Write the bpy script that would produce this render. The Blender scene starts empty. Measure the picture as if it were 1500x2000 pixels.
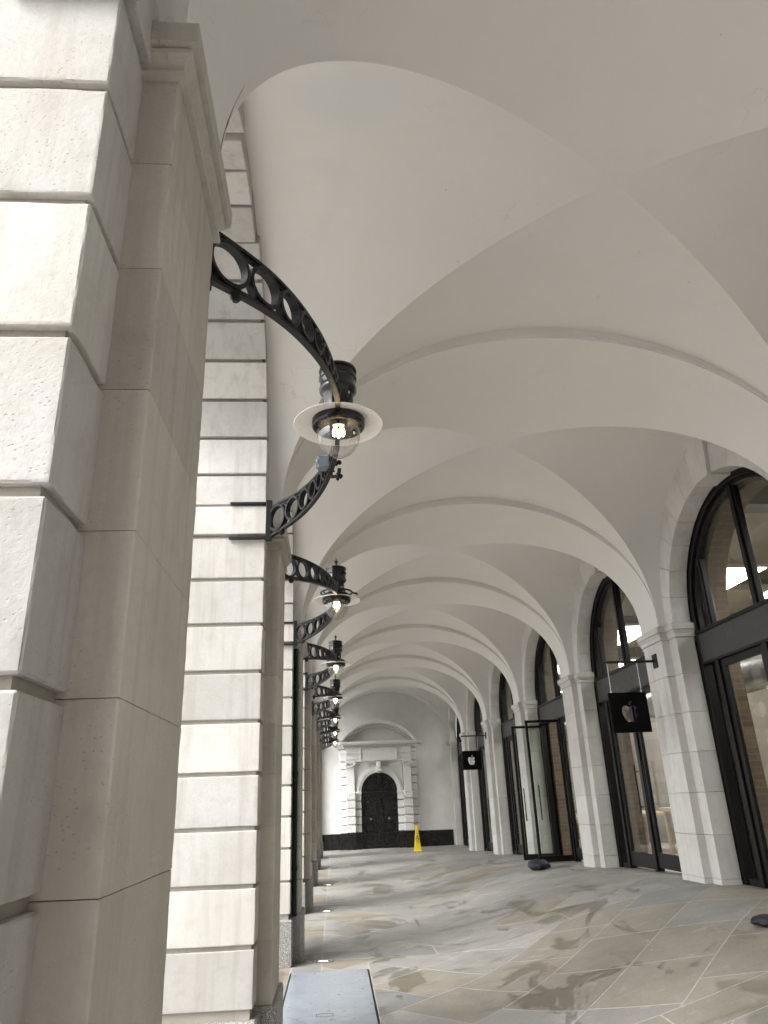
import bpy, bmesh, math, random
from mathutils import Vector, Matrix, noise
R = math.radians
random.seed(7)
sc = bpy.context.scene
col = sc.collection

# ------------------------------------------------------------------ camera
EYE = Vector((0, 0, 1.6))
yaw, pit, rol = R(4.515), R(21.828), R(2.262)
fw = Vector((math.sin(yaw)*math.cos(pit), math.cos(yaw)*math.cos(pit), math.sin(pit)))
rt = Vector((math.cos(yaw), -math.sin(yaw), 0)); up = rt.cross(fw)
r2 = rt*math.cos(rol) - up*math.sin(rol); u2 = rt*math.sin(rol) + up*math.cos(rol)
cam = bpy.data.cameras.new('camera'); co = bpy.data.objects.new('camera', cam); col.objects.link(co)
co.matrix_world = Matrix(((r2.x, u2.x, -fw.x, EYE.x), (r2.y, u2.y, -fw.y, EYE.y), (r2.z, u2.z, -fw.z, EYE.z), (0, 0, 0, 1)))
cam.sensor_fit = 'HORIZONTAL'; cam.sensor_width = 36; cam.lens = 1402.6/1500*36
cam.clip_start = 0.02; cam.clip_end = 2000
sc.camera = co

# ------------------------------------------------------------------ sky, sun, exposure
SUN_EL, SUN_AZ = R(48), R(-118)              # azimuth from +Y towards +X: left and behind the camera
w = bpy.data.worlds.new('World'); sc.world = w; w.use_nodes = True
nt = w.node_tree; nt.nodes.clear()
sky = nt.nodes.new('ShaderNodeTexSky'); sky.sky_type = 'NISHITA'; sky.sun_disc = False
sky.sun_elevation = SUN_EL; sky.sun_rotation = SUN_AZ; sky.dust_density = 4; sky.air_density = 1.0; sky.ozone_density = 1
hs = nt.nodes.new('ShaderNodeHueSaturation'); hs.inputs['Saturation'].default_value = 0.22
bg = nt.nodes.new('ShaderNodeBackground'); bg.inputs['Strength'].default_value = 0.15
wo = nt.nodes.new('ShaderNodeOutputWorld')
nt.links.new(sky.outputs[0], hs.inputs['Color']); nt.links.new(hs.outputs[0], bg.inputs['Color']); nt.links.new(bg.outputs[0], wo.inputs['Surface'])
sl = bpy.data.lights.new('sun', 'SUN'); sl.energy = .5; sl.angle = R(25); sl.color = (1, 0.97, 0.92)
so = bpy.data.objects.new('sun', sl); col.objects.link(so)
sd = Vector((math.sin(SUN_AZ)*math.cos(SUN_EL), math.cos(SUN_AZ)*math.cos(SUN_EL), math.sin(SUN_EL)))
so.rotation_euler = sd.to_track_quat('Z', 'Y').to_euler(); so.location = (-20, -20, 30)
sc.view_settings.view_transform = 'Standard'; sc.view_settings.look = 'None'
sc.view_settings.exposure = 1.90; sc.view_settings.gamma = 1.0
sc.cycles.use_denoising = True
sc.cycles.max_bounces = 8; sc.cycles.diffuse_bounces = 4; sc.cycles.glossy_bounces = 3; sc.cycles.transparent_max_bounces = 16
sc.cycles.caustics_reflective = False; sc.cycles.caustics_refractive = False
sc.cycles.use_adaptive_sampling = True; sc.cycles.adaptive_threshold = .03
sc.cycles.sample_clamp_indirect = 8

# ------------------------------------------------------------------ material helpers
class NT:
    def __init__(s, name):
        s.m = bpy.data.materials.new(name); s.m.use_nodes = True; s.t = s.m.node_tree; s.t.nodes.clear()
        s.out = s.n('ShaderNodeOutputMaterial')
    def n(s, t, **k):
        x = s.t.nodes.new(t)
        for a, b in k.items(): setattr(x, a, b)
        return x
    def l(s, a, b): s.t.links.new(a, b)
    def val(s, sock, v):
        if hasattr(v, 'is_output'): s.l(v, sock)
        elif isinstance(v, (tuple, list)): sock.default_value = (*v, 1) if len(v) == 3 and sock.type == 'RGBA' else v
        else: sock.default_value = v
    def pos(s, sx=1, sy=1, sz=1):
        g = s.n('ShaderNodeNewGeometry'); mp = s.n('ShaderNodeMapping'); mp.inputs['Scale'].default_value = (sx, sy, sz)
        s.l(g.outputs['Position'], mp.inputs['Vector']); return mp.outputs[0]
    def noise(s, vec, scale, detail=4, rough=.55, dist=0):
        x = s.n('ShaderNodeTexNoise'); s.l(vec, x.inputs['Vector']); x.inputs['Scale'].default_value = scale
        x.inputs['Detail'].default_value = detail; x.inputs['Roughness'].default_value = rough; x.inputs['Distortion'].default_value = dist
        return x.outputs['Fac']
    def ramp(s, f, a, b, lo=0., hi=1.):
        x = s.n('ShaderNodeMapRange'); s.l(f, x.inputs['Value']); x.inputs['From Min'].default_value = a; x.inputs['From Max'].default_value = b
        x.inputs['To Min'].default_value = lo; x.inputs['To Max'].default_value = hi; return x.outputs[0]
    def mix(s, f, a, b, bt='MIX'):
        x = s.n('ShaderNodeMix', data_type='RGBA', blend_type=bt)
        s.val(x.inputs['Factor'], f); s.val(x.inputs['A'], a); s.val(x.inputs['B'], b); return x.outputs['Result']
    def math(s, op, a, b=0.):
        x = s.n('ShaderNodeMath', operation=op); s.val(x.inputs[0], a); s.val(x.inputs[1], b); return x.outputs[0]
    def rand(s): return s.n('ShaderNodeObjectInfo').outputs['Random']
    def bump(s, h, strength=.3, dist=.01, prev=None):
        x = s.n('ShaderNodeBump'); s.l(h, x.inputs['Height']); x.inputs['Strength'].default_value = strength; x.inputs['Distance'].default_value = dist
        if prev: s.l(prev, x.inputs['Normal'])
        return x.outputs[0]
    def bsdf(s, color, rough=.6, metal=0., normal=None, spec=.5, coat=0.):
        b = s.n('ShaderNodeBsdfPrincipled'); s.val(b.inputs['Base Color'], color); s.val(b.inputs['Roughness'], rough)
        s.val(b.inputs['Metallic'], metal); b.inputs['Specular IOR Level'].default_value = spec; b.inputs['Coat Weight'].default_value = coat
        if normal: s.l(normal, b.inputs['Normal'])
        s.l(b.outputs[0], s.out.inputs['Surface']); return b

def stone(name, c1, c2, c3, pits=1., var=.12, streak=.35, rough=.78, bump=.30):
    k = NT(name); P = k.pos()
    big = k.noise(P, 1.7, 3); mid = k.noise(P, 9, 4, .6); fine = k.noise(P, 60, 4, .7); tiny = fine
    c = k.mix(k.ramp(big, .35, .68), c1, c2)
    st = k.noise(k.pos(9, 9, .55), 1.6, 3, .6)
    c = k.mix(k.math('MULTIPLY', k.ramp(st, .5, .75), streak), c, c3)
    c = k.mix(k.math('MULTIPLY', k.ramp(mid, .52, .72), .3), c, c3)
    vo = k.n('ShaderNodeTexVoronoi'); k.l(k.pos(1, 1, 1.6), vo.inputs['Vector']); vo.inputs['Scale'].default_value = 62; vo.inputs['Randomness'].default_value = 1
    pm = k.math('MULTIPLY', k.ramp(vo.outputs['Distance'], .22, .08), k.ramp(k.noise(P, 4.2, 3), .44, .60))
    c = k.mix(k.math('MULTIPLY', pm, .42*pits), c, tuple(x*.45 for x in c3))
    c = k.mix(k.math('MULTIPLY', k.ramp(fine, .35, .7), .34), c, tuple(x*.72 for x in c1))
    br = k.ramp(k.rand(), 0, 1, 1-var, 1+var*.5)
    h = k.n('ShaderNodeHueSaturation'); k.l(c, h.inputs['Color']); k.l(br, h.inputs['Value'])
    hgt = k.math('ADD', k.math('MULTIPLY', fine, .5), k.math('ADD', k.math('MULTIPLY', tiny, .25), k.math('MULTIPLY', pm, -.9*pits)))
    nrm = k.bump(hgt, bump, .008)
    nrm = k.bump(mid, bump*.22, .012, nrm)
    k.bsdf(h.outputs[0], rough, 0, nrm, .3); return k.m

def plain(name, c, rough=.5, metal=0., spec=.5, nz=.08, nscale=14, bump=.06, coat=0.):
    k = NT(name); P = k.pos(); f = k.noise(P, nscale, 5)
    cc = k.mix(k.ramp(f, .3, .7), tuple(x*(1-nz) for x in c), tuple(min(1, x*(1+nz)) for x in c))
    r = k.ramp(k.noise(P, nscale*2.3, 4), .3, .7, max(.02, rough-.08), min(1, rough+.08))
    k.bsdf(cc, r, metal, k.bump(k.noise(P, nscale*6, 4), bump, .004) if bump else None, spec, coat); return k.m

M = {}
M['portland'] = stone('portland_stone', (.56, .55, .525), (.47, .455, .42), (.31, .285, .245), var=.2, streak=.55)
M['portland_inner'] = stone('pilaster_stone', (.53, .50, .455), (.44, .41, .365), (.29, .265, .225), pits=.95, streak=.5)
M['shop_stone'] = stone('shop_pier_stone', (.66, .65, .63), (.57, .555, .525), (.42, .385, .335), pits=.4, var=.1)
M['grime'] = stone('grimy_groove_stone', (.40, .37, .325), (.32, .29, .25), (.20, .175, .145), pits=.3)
M['granite'] = None
k = NT('grey_granite'); P = k.pos(); g1 = k.noise(P, 170, 2, .5); g2 = k.noise(P, 320, 2, .5)
c = k.mix(k.ramp(g1, .42, .58), (.11, .105, .10), (.42, .41, .39)); c = k.mix(k.ramp(g2, .58, .66), c, (.03, .03, .03))
k.bsdf(c, .5, 0, k.bump(g1, .3, .003), .4); M['granite'] = k.m
# vault paint
k = NT('vault_paint'); P = k.pos(); f = k.noise(P, 1.1, 5); g = k.noise(P, 7, 6, .6)
c = k.mix(k.ramp(f, .35, .65), (.725, .712, .688), (.705, .692, .668)); c = k.mix(k.math('MULTIPLY', k.ramp(g, .56, .74), .14), c, (.60, .57, .52))
sp = k.n('ShaderNodeTexVoronoi'); k.l(P, sp.inputs['Vector']); sp.inputs['Scale'].default_value = 3.1
c = k.mix(k.math('MULTIPLY', k.ramp(sp.outputs['Distance'], .022, .012), .5), c, (.3, .27, .23))
cr = k.n('ShaderNodeTexVoronoi', feature='DISTANCE_TO_EDGE'); wv = k.n('ShaderNodeVectorMath', operation='ADD'); nn_ = k.n('ShaderNodeTexNoise'); k.l(P, nn_.inputs['Vector']); nn_.inputs['Scale'].default_value = 3.5
k.l(P, wv.inputs[0]); k.l(nn_.outputs['Color'], wv.inputs[1]); k.l(wv.outputs[0], cr.inputs['Vector']); cr.inputs['Scale'].default_value = .8
ck = k.math('MULTIPLY', k.ramp(cr.outputs['Distance'], .0035, .001), k.ramp(k.noise(P, .9, 2), .55, .62))
c = k.mix(k.math('MULTIPLY', ck, .2), c, (.32, .29, .25))
c = k.mix(k.math('MULTIPLY', k.ramp(k.noise(k.pos(1, 1, .5), .75, 6, .65, .6), .58, .74), .14), c, (.58, .55, .49))
k.bsdf(c, .7, 0, k.bump(k.noise(P, 2.6, 4, .55), .07, .05, k.bump(k.noise(P, 120, 3), .10, .004)), .25); M['vault'] = k.m
M['wall_paint'] = plain('white_wall_paint', (.70, .70, .68), .6, 0, .3, .05, 3, .08)
M['doorcase'] = plain('white_doorcase_paint', (.74, .74, .72), .5, 0, .35, .05, 12, .12)
k = NT('vermiculated_paint'); P = k.pos(); v = k.n('ShaderNodeTexVoronoi'); k.l(P, v.inputs['Vector']); v.inputs['Scale'].default_value = 34
k.bsdf((.72, .72, .70), .55, 0, k.bump(v.outputs['Distance'], .8, .02), .35); M['vermic'] = k.m
# chipped black dado paint
k = NT('black_gloss_paint'); P = k.pos(); ch = k.math('MULTIPLY', k.ramp(k.noise(P, 21, 5, .65), .66, .70), k.ramp(k.noise(P, 2.2, 3), .5, .62))
k.bsdf(k.mix(ch, (.010, .010, .011), (.35, .33, .30)), k.ramp(k.noise(P, 9, 3), .3, .7, .22, .4), 0, k.bump(k.noise(P, 30, 4), .15, .01), .5); M['black_gloss'] = k.m
M['iron'] = plain('black_iron_paint', (.008, .008, .009), .42, 0, .3, .2, 30, .15)
M['lamp_black'] = plain('black_enamel', (.006, .006, .007), .13, 0, .55, .1, 10, .03)
M['enamel'] = plain('white_enamel', (.76, .74, .70), .32, 0, .5, .03, 16, .03)
M['brass'] = plain('reflector_metal', (.62, .50, .33), .28, 1, .5, .2, 40, .1)
M['frame'] = plain('black_window_frame', (.007, .0065, .006), .36, 0, .22, .15, 20, .04)
M['transom'] = plain('charcoal_panel', (.050, .049, .047), .45, 0, .4, .06, 6, .03)
M['steel'] = plain('grey_galvanised_steel', (.42, .47, .53), .34, .55, .5, .10, 5, .05)
M['stainless'] = plain('stainless_steel', (.5, .5, .5), .3, 1, .5, .1, 20, .02)
M['box_grey'] = plain('grey_blue_paint', (.13, .155, .18), .4, .1, .5, .12, 18, .06)
M['mortar'] = plain('pale_mortar', (.39, .38, .36), .9, 0, .2, .15, 30, .3)
M['ground'] = plain('outdoor_paving', (.36, .35, .33), .8, 0, .2, .12, .7, .1)
M['yellow'] = plain('yellow_plastic', (.80, .60, .02), .38, 0, .5, .05, 20, .02)
M['black_ink'] = plain('black_ink', (.02, .02, .02), .6, 0, .3, 0, 5, 0)
M['dark_bag'] = plain('dark_nylon', (.012, .014, .02), .55, 0, .4, .3, 30, .4)
M['cream'] = plain('cream_ceiling', (.62, .57, .48), .7, 0, .2, .05, 2, .03)
M['beam'] = plain('grey_beam', (.24, .235, .22), .5, 0, .4, .05, 4, .02)
M['shop_floor'] = plain('grey_terrazzo', (.30, .29, .27), .4, 0, .4, .08, 40, .02)
M['duct'] = plain('duct_metal', (.25, .25, .25), .35, .7, .5, .1, 8, .03)
M['sign'] = plain('matt_black_sign', (.003, .003, .003), .6, 0, .1, .1, 20, .02)
M['oak'] = plain('oak_table', (.40, .29, .18), .45, 0, .4, .15, 8, .05)
# brick
k = NT('brown_brick'); g = k.n('ShaderNodeNewGeometry'); sx = k.n('ShaderNodeSeparateXYZ'); k.l(g.outputs['Position'], sx.inputs[0])
cb = k.n('ShaderNodeCombineXYZ'); k.l(k.math('ADD', sx.outputs['X'], sx.outputs['Y']), cb.inputs[0]); k.l(sx.outputs['Z'], cb.inputs[1])
b = k.n('ShaderNodeTexBrick'); k.l(cb.outputs[0], b.inputs['Vector']); b.inputs['Scale'].default_value = 1
b.inputs['Brick Width'].default_value = .225; b.inputs['Row Height'].default_value = .075; b.inputs['Mortar Size'].default_value = .008; b.inputs['Bias'].default_value = -.2
b.inputs['Color1'].default_value = (.10, .068, .045, 1); b.inputs['Color2'].default_value = (.17, .125, .085, 1); b.inputs['Mortar'].default_value = (.16, .135, .105, 1)
P = k.pos(); c = k.mix(k.math('MULTIPLY', k.noise(P, 12, 5), .6), b.outputs['Color'], (.12, .085, .06))
k.bsdf(c, .8, 0, k.bump(b.outputs['Fac'], -.6, .01, k.bump(k.noise(P, 80, 4), .4, .01)), .25); M['brick'] = k.m
# glass: clear sheet that mirrors at grazing angles
def glass(name, tint, base=.02, rough=.0):
    k = NT(name); lw = k.n('ShaderNodeLayerWeight'); lw.inputs['Blend'].default_value = .5
    fr = k.math('ADD', k.math('MULTIPLY', k.math('POWER', lw.outputs['Facing'], 5.), .9), .035+base)
    tr = k.n('ShaderNodeBsdfTransparent'); tr.inputs['Color'].default_value = (*tint, 1)
    gl = k.n('ShaderNodeBsdfGlossy'); gl.inputs['Roughness'].default_value = rough
    mx = k.n('ShaderNodeMixShader'); k.l(fr, mx.inputs[0]); k.l(tr.outputs[0], mx.inputs[1]); k.l(gl.outputs[0], mx.inputs[2])
    k.l(mx.outputs[0], k.out.inputs['Surface']); return k.m
M['glass'] = glass('window_glass', (.95, .965, .95), 0)
M['globe'] = glass('lamp_glass', (.95, .95, .945), .10)
def emit(name, c, s):
    k = NT(name); e = k.n('ShaderNodeEmission'); e.inputs['Color'].default_value = (*c, 1); e.inputs['Strength'].default_value = s
    k.l(e.outputs[0], k.out.inputs['Surface']); return k.m
M['bulb'] = emit('lit_bulb', (1, .78, .46), 6)
M['panel_light'] = emit('lit_ceiling_panel', (1, .97, .90), 4.2)
M['uplight'] = emit('lit_uplight', (1, .82, .5), 4)
# paving: base colour comes from each slab's own object colour; wet stains have shapes of their own
k = NT('york_paving'); P = k.pos(); oi = k.n('ShaderNodeObjectInfo')
big = k.noise(P, 2.3, 6, .6); fin = k.noise(P, 38, 6, .65); lam = k.noise(k.pos(1.2, 3.4, 1), 2.6, 6, .6, 1.2)
c = k.mix(k.ramp(big, .3, .7), k.mix(.14, oi.outputs['Color'], (.05, .045, .04)), k.mix(.13, oi.outputs['Color'], (.5, .48, .44)))
c = k.mix(k.math('MULTIPLY', k.ramp(lam, .5, .7), .2), c, (.16, .14, .11))
c = k.mix(k.math('MULTIPLY', k.ramp(k.noise(P, 5.5, 7, .65), .60, .68), .35), c, (.42, .40, .36))
wm = k.noise(k.pos(.55, .38, 1), 1.9, 7, .62, .9)
wet = k.ramp(wm, .555, .572)
ws = k.math('MULTIPLY', k.ramp(k.noise(k.pos(.5, 2.4, 1), 1.1, 5, .55, 1.6), .60, .645), .8)
wet = k.math('MAXIMUM', wet, ws)
wetc = k.mix(wet, c, k.mix(1, c, (.69, .66, .61), 'MULTIPLY'))
h = k.math('ADD', k.math('MULTIPLY', fin, .5), k.math('MULTIPLY', big, .8))
k.bsdf(wetc, k.mix(wet, k.ramp(fin, .3, .7, .5, .7), (.28, .28, .28)), 0, k.bump(h, .3, .012), .35); M['paving'] = k.m

# ------------------------------------------------------------------ mesh helpers
class MB:
    def __init__(s): s.v = []; s.f = []; s.sm = []
    def add(s, vs, fs, smooth=False):
        o = len(s.v); s.v += [tuple(p) for p in vs]; s.f += [tuple(i+o for i in f) for f in fs]; s.sm += [smooth]*len(fs); return s
    def box(s, x0, x1, y0, y1, z0, z1, b=0., xf=None):
        c = ((x0+x1)/2, (y0+y1)/2, (z0+z1)/2); h = ((x1-x0)/2, (y1-y0)/2, (z1-z0)/2)
        b = min(b, *[q*.45 for q in h])
        vs = []; ix = {}
        cs = [(i, j, l) for i in (-1, 1) for j in (-1, 1) for l in (-1, 1)]
        if b <= 0:
            for t in cs: ix[t] = len(vs); vs.append([c[a]+t[a]*h[a] for a in range(3)])
            fs = []
            for a in range(3):
                p, q = [(1, 2), (2, 0), (0, 1)][a]
                for sg in (-1, 1):
                    f = []
                    for u, w_ in ((-1, -1), (1, -1), (1, 1), (-1, 1)):
                        t = [0]*3; t[a] = sg; t[p] = u; t[q] = w_; f.append(ix[tuple(t)])
                    fs.append(f if sg > 0 else f[::-1])
        else:
            for t in cs:
                for a in range(3):
                    ix[(t, a)] = len(vs); vs.append([c[d]+t[d]*(h[d] if d == a else h[d]-b) for d in range(3)])
            fs = []
            for a in range(3):
                p, q = [(1, 2), (2, 0), (0, 1)][a]
                for sg in (-1, 1):
                    f = []
                    for u, w_ in ((-1, -1), (1, -1), (1, 1), (-1, 1)):
                        t = [0]*3; t[a] = sg; t[p] = u; t[q] = w_; f.append(ix[(tuple(t), a)])
                    fs.append(f if sg > 0 else f[::-1])
                for u in (-1, 1):
                    for w_ in (-1, 1):     # edge along axis a, between faces p and q
                        t1 = [0]*3; t1[a] = -1; t1[p] = u; t1[q] = w_; t2 = list(t1); t2[a] = 1
                        t1 = tuple(t1); t2 = tuple(t2)
                        f = [ix[(t1, p)], ix[(t2, p)], ix[(t2, q)], ix[(t1, q)]]
                        fs.append(f if u*w_ < 0 else f[::-1])
            for t in cs:
                f = [ix[(t, 0)], ix[(t, 1)], ix[(t, 2)]]; fs.append(f if t[0]*t[1]*t[2] > 0 else f[::-1])
        if xf: vs = [xf @ Vector(p) for p in vs]
        return s.add(vs, fs)
    def prism(s, poly, axis, a, b, smooth=False):
        """poly of 2D points extruded along axis from a to b; axis x: (y,z), y: (x,z), z: (x,y)"""
        def P(p, t): return {'x': (t, p[0], p[1]), 'y': (p[0], t, p[1]), 'z': (p[0], p[1], t)}[axis]
        n = len(poly); vs = [P(p, a) for p in poly]+[P(p, b) for p in poly]
        fs = [tuple(range(n)), tuple(range(2*n-1, n-1, -1))]+[(i, i+n, (i+1) % n+n, (i+1) % n) for i in range(n)]
        return s.add(vs, fs, smooth)
    def band(s, A, B, axis, a, b):
        """closed solid between two equally long open 2D polylines A (outer) and B (inner), extruded along axis"""
        def P(p, t): return {'x': (t, p[0], p[1]), 'y': (p[0], t, p[1]), 'z': (p[0], p[1], t)}[axis]
        n = len(A); vs = [P(p, t) for t in (a, b) for L in (A, B) for p in L]; i_ = lambda t, l, i: t*2*n+l*n+i
        fs = []
        for i in range(n-1):
            fs += [(i_(0, 0, i), i_(0, 0, i+1), i_(0, 1, i+1), i_(0, 1, i)), (i_(1, 0, i), i_(1, 1, i), i_(1, 1, i+1), i_(1, 0, i+1)),
                   (i_(0, 0, i), i_(1, 0, i), i_(1, 0, i+1), i_(0, 0, i+1)), (i_(0, 1, i), i_(0, 1, i+1), i_(1, 1, i+1), i_(1, 1, i))]
        for i in (0, n-1): fs.append((i_(0, 0, i), i_(0, 1, i), i_(1, 1, i), i_(1, 0, i)))
        return s.add(vs, fs, True)
    def lathe(s, prof, c=(0, 0, 0), n=32, closed=False, axis='z', smooth=True):
        """revolve (r, h) profile about an axis through c"""
        vs = []; m = len(prof)
        for i in range(n):
            a = 2*math.pi*i/n
            for r, h in prof:
                p = (r*math.cos(a), r*math.sin(a), h)
                if axis == 'x': p = (h, r*math.cos(a), r*math.sin(a))
                if axis == 'y': p = (r*math.cos(a), h, r*math.sin(a))
                vs.append((p[0]+c[0], p[1]+c[1], p[2]+c[2]))
        fs = [(i*m+j, ((i+1) % n)*m+j, ((i+1) % n)*m+(j+1) % m, i*m+(j+1) % m) for i in range(n) for j in range(m if closed else m-1)]
        return s.add(vs, fs, smooth)
    def tube(s, pts, r, n=8, closed=False):
        pts = [Vector(p) for p in pts]; m = len(pts); rs = r if isinstance(r, (list, tuple)) else [r]*m
        vs = []; prev = None
        for i, p in enumerate(pts):
            t = (pts[(i+1) % m]-pts[i-1]) if closed else (pts[min(i+1, m-1)]-pts[max(i-1, 0)])
            t.normalize()
            ref = prev if prev is not None else (Vector((0, 0, 1)) if abs(t.z) < .9 else Vector((1, 0, 0)))
            a = (ref-t*ref.dot(t)).normalized(); b = t.cross(a); prev = a
            for q in range(n):
                an = 2*math.pi*q/n; vs.append(p+(a*math.cos(an)+b*math.sin(an))*rs[i])
        fs = [(i*n+q, i*n+(q+1) % n, ((i+1) % m)*n+(q+1) % n, ((i+1) % m)*n+q) for i in range(m if closed else m-1) for q in range(n)]
        if not closed: fs += [tuple(range(n-1, -1, -1)), tuple((m-1)*n+q for q in range(n))]
        return s.add(vs, fs, True)
    def ball(s, c, r, n=12, sz=1.):
        pr = [(max(1e-4, r*math.sin(math.pi*i/n)), -r*sz*math.cos(math.pi*i/n)) for i in range(n+1)]
        return s.lathe(pr, c, n*2)
    def mesh(s, name, recalc=True, bevel=0., seg=1, angle=40):
        me = bpy.data.meshes.new(name); me.from_pydata(s.v, [], s.f)
        for p, q in zip(me.polygons, s.sm): p.use_smooth = q
        if recalc or bevel:
            bm = bmesh.new(); bm.from_mesh(me)
            if recalc: bmesh.ops.recalc_face_normals(bm, faces=bm.faces)
            if bevel:
                ed = [e for e in bm.edges if len(e.link_faces) == 2 and e.calc_face_angle(0) > R(25)]
                bmesh.ops.bevel(bm, geom=ed, offset=bevel, segments=seg, affect='EDGES', clamp_overlap=True)
            bm.to_mesh(me); bm.free()
        if any(s.sm): me.set_sharp_from_angle(angle=R(angle))
        me.update(); return me

def obj(name, me, m, parent=None, loc=(0, 0, 0), rot=None, **kw):
    if isinstance(me, MB): me = me.mesh(name, **kw)
    if m is not None and (not me.materials): me.materials.append(M[m] if isinstance(m, str) else m)
    o = bpy.data.objects.new(name, me); col.objects.link(o); o.location = loc
    if rot: o.rotation_euler = rot
    if parent: o.parent = parent
    return o
def tag(o, label=None, cat=None, group=None, kind=None):
    if label: o['label'] = label
    if cat: o['category'] = cat
    if group: o['group'] = group
    if kind: o['kind'] = kind
    return o
def thing(name, label, cat, loc=(0, 0, 0), group=None):
    o = bpy.data.objects.new(name, None); col.objects.link(o); o.location = loc; o.empty_display_size = .2
    return tag(o, label, cat, group)
def arc(cy, cz, r, a0, a1, n): return [(cy+r*math.cos(a0+(a1-a0)*i/n), cz+r*math.sin(a0+(a1-a0)*i/n)) for i in range(n+1)]

# ------------------------------------------------------------------ layout
B = 3.84                      # bay length
PC = lambda k: 1.67 + B*k     # pier centres, k = 0 the nearest
BC = lambda k: 3.59 + B*k     # bay centres
OUT, INN = .50, .29           # half widths of the outer order and of the pilaster
XO, XI = -.488, -.392          # left: outer order face, pilaster face
XRI, XRO, XG = 4.27, 4.37, 4.64   # right: pilaster face, arch face, glazing
CAP0, CAP1 = 3.395, 3.57
XC, VA, VS, VR = 1.939, 2.331, 3.70, 1.75   # vault centre, half span, springing, rise
YEND = 28.25
def sstep(t): t = max(0, min(1, t)); return t*t*(3-2*t)
def F(x, y): return .56*sstep((x-1.1)/3.2)*max(0, min(1, (25-y)/15.5))
ORD = ['nearest', 'second', 'third', 'fourth', 'fifth', 'sixth', 'seventh', 'eighth']

# ------------------------------------------------------------------ ground and floor
g = MB(); S = 700
g.add([(-S, -S, -.05), (-.9, -S, -.05), (-.9, S, -.05), (-S, S, -.05)], [(0, 1, 2, 3)])
tag(obj('pavement', g, 'ground', recalc=False), kind='structure')
def sheet(x0, x1, y0, y1, nx, ny, dz):
    m = MB(); vs = []
    for j in range(ny+1):
        for i in range(nx+1):
            x = x0+(x1-x0)*i/nx; y = y0+(y1-y0)*j/ny; vs.append((x, y, F(x, y)+dz))
    return m.add(vs, [(j*(nx+1)+i, j*(nx+1)+i+1, (j+1)*(nx+1)+i+1, (j+1)*(nx+1)+i) for j in range(ny) for i in range(nx)], True)
floor = tag(obj('floor', sheet(-1.6, 4.75, -19, 29, 60, 80, -.03), 'mortar', recalc=False), kind='structure')
def clip(poly, x0, x1, y0, y1):
    for ax, lim, sg in ((0, x0, 1), (0, x1, -1), (1, y0, 1), (1, y1, -1)):
        out = []
        for i in range(len(poly)):
            p, q = poly[i-1], poly[i]; dp = (p[ax]-lim)*sg; dq = (q[ax]-lim)*sg
            if (dp >= 0) != (dq >= 0):
                t = dp/(dp-dq); out.append((p[0]+(q[0]-p[0])*t, p[1]+(q[1]-p[1])*t))
            if dq >= 0: out.append(q)
        poly = out
        if len(poly) < 3: return []
    return poly
HATCH = (-.46, .33, 6.2, 8.53)
slabs = []
JW = .0
def rect(x0, x1, y0, y1, j=.0): return [(x0+j, y0+j), (x1-j, y0+j), (x1-j, y1-j), (x0+j, y1-j)]
XL0, XL1 = -.60, -.15
y = 3.0
while y < YEND-.3:                                   # border course along the left piers
    L = random.uniform(1.0, 1.7); y1 = min(y+L, YEND-.02); slabs.append(rect(XL0, XL1, y, y1)); y = y1
ca, sa = math.cos(R(47)), math.sin(R(47))
for kb in range(0, 8):
    yb0, yb1 = PC(kb)-.25, min(PC(kb)+.23, YEND)     # cross band at the piers
    x = XL1+random.uniform(-.5, 0)
    while x < 4.7:
        L = random.uniform(1.1, 1.6); q = clip(rect(x, x+L, yb0, yb1), XL1+JW, 4.70, 0, YEND); x += L
        if q: slabs.append(q)
    if kb == 7: break
    p0, p1 = yb1, PC(kb+1)-.25
    for i in range(-8, 12):
        off = random.uniform(-.03, .03) if i % 3 else .43
        for j_ in range(-8, 10):
            W1, W2 = .73, .88
            u0, v0 = i*W1, j_*W2+off
            q = [(XC+ca*u_-sa*v_, (p0+p1)/2+sa*u_+ca*v_) for v_, u_ in ((u0+JW, v0+JW), (u0+W1-JW, v0+JW), (u0+W1-JW, v0+W2-JW), (u0+JW, v0+W2-JW))]
            q = clip(q, XL1+JW, 4.70, p0+JW, p1-JW)
            if q: slabs.append(q)
def area(q): return abs(sum(q[i-1][0]*q[i][1]-q[i][0]*q[i-1][1] for i in range(len(q))))/2
slabs = [q for q in slabs if area(q) > .0006]
def inhatch(q):
    cx = sum(p[0] for p in q)/len(q); cy = sum(p[1] for p in q)/len(q)
    return cx, cy
final = []
for q in slabs:                                      # the steel hatch interrupts the paving
    hx0, hx1, hy0, hy1 = HATCH
    if max(p[0] for p in q) < hx0 or min(p[0] for p in q) > hx1 or max(p[1] for p in q) < hy0 or min(p[1] for p in q) > hy1: final.append(q); continue
    for a in ((-9, hx0-.008, -99, 99), (hx1+.008, 99, -99, 99), (hx0-.008, hx1+.008, -99, hy0-.008), (hx0-.008, hx1+.008, hy1+.008, 99)):
        r_ = clip(q, *a)
        if r_ and area(r_) > .0006: final.append(r_)
slabs = [q for q in final if inhatch(q)[1] > 3.5]
slabs.sort(key=lambda q: -area(q)/max(4, inhatch(q)[1])**3)
far = MB(); farmi = []; cnt = 0
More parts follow.
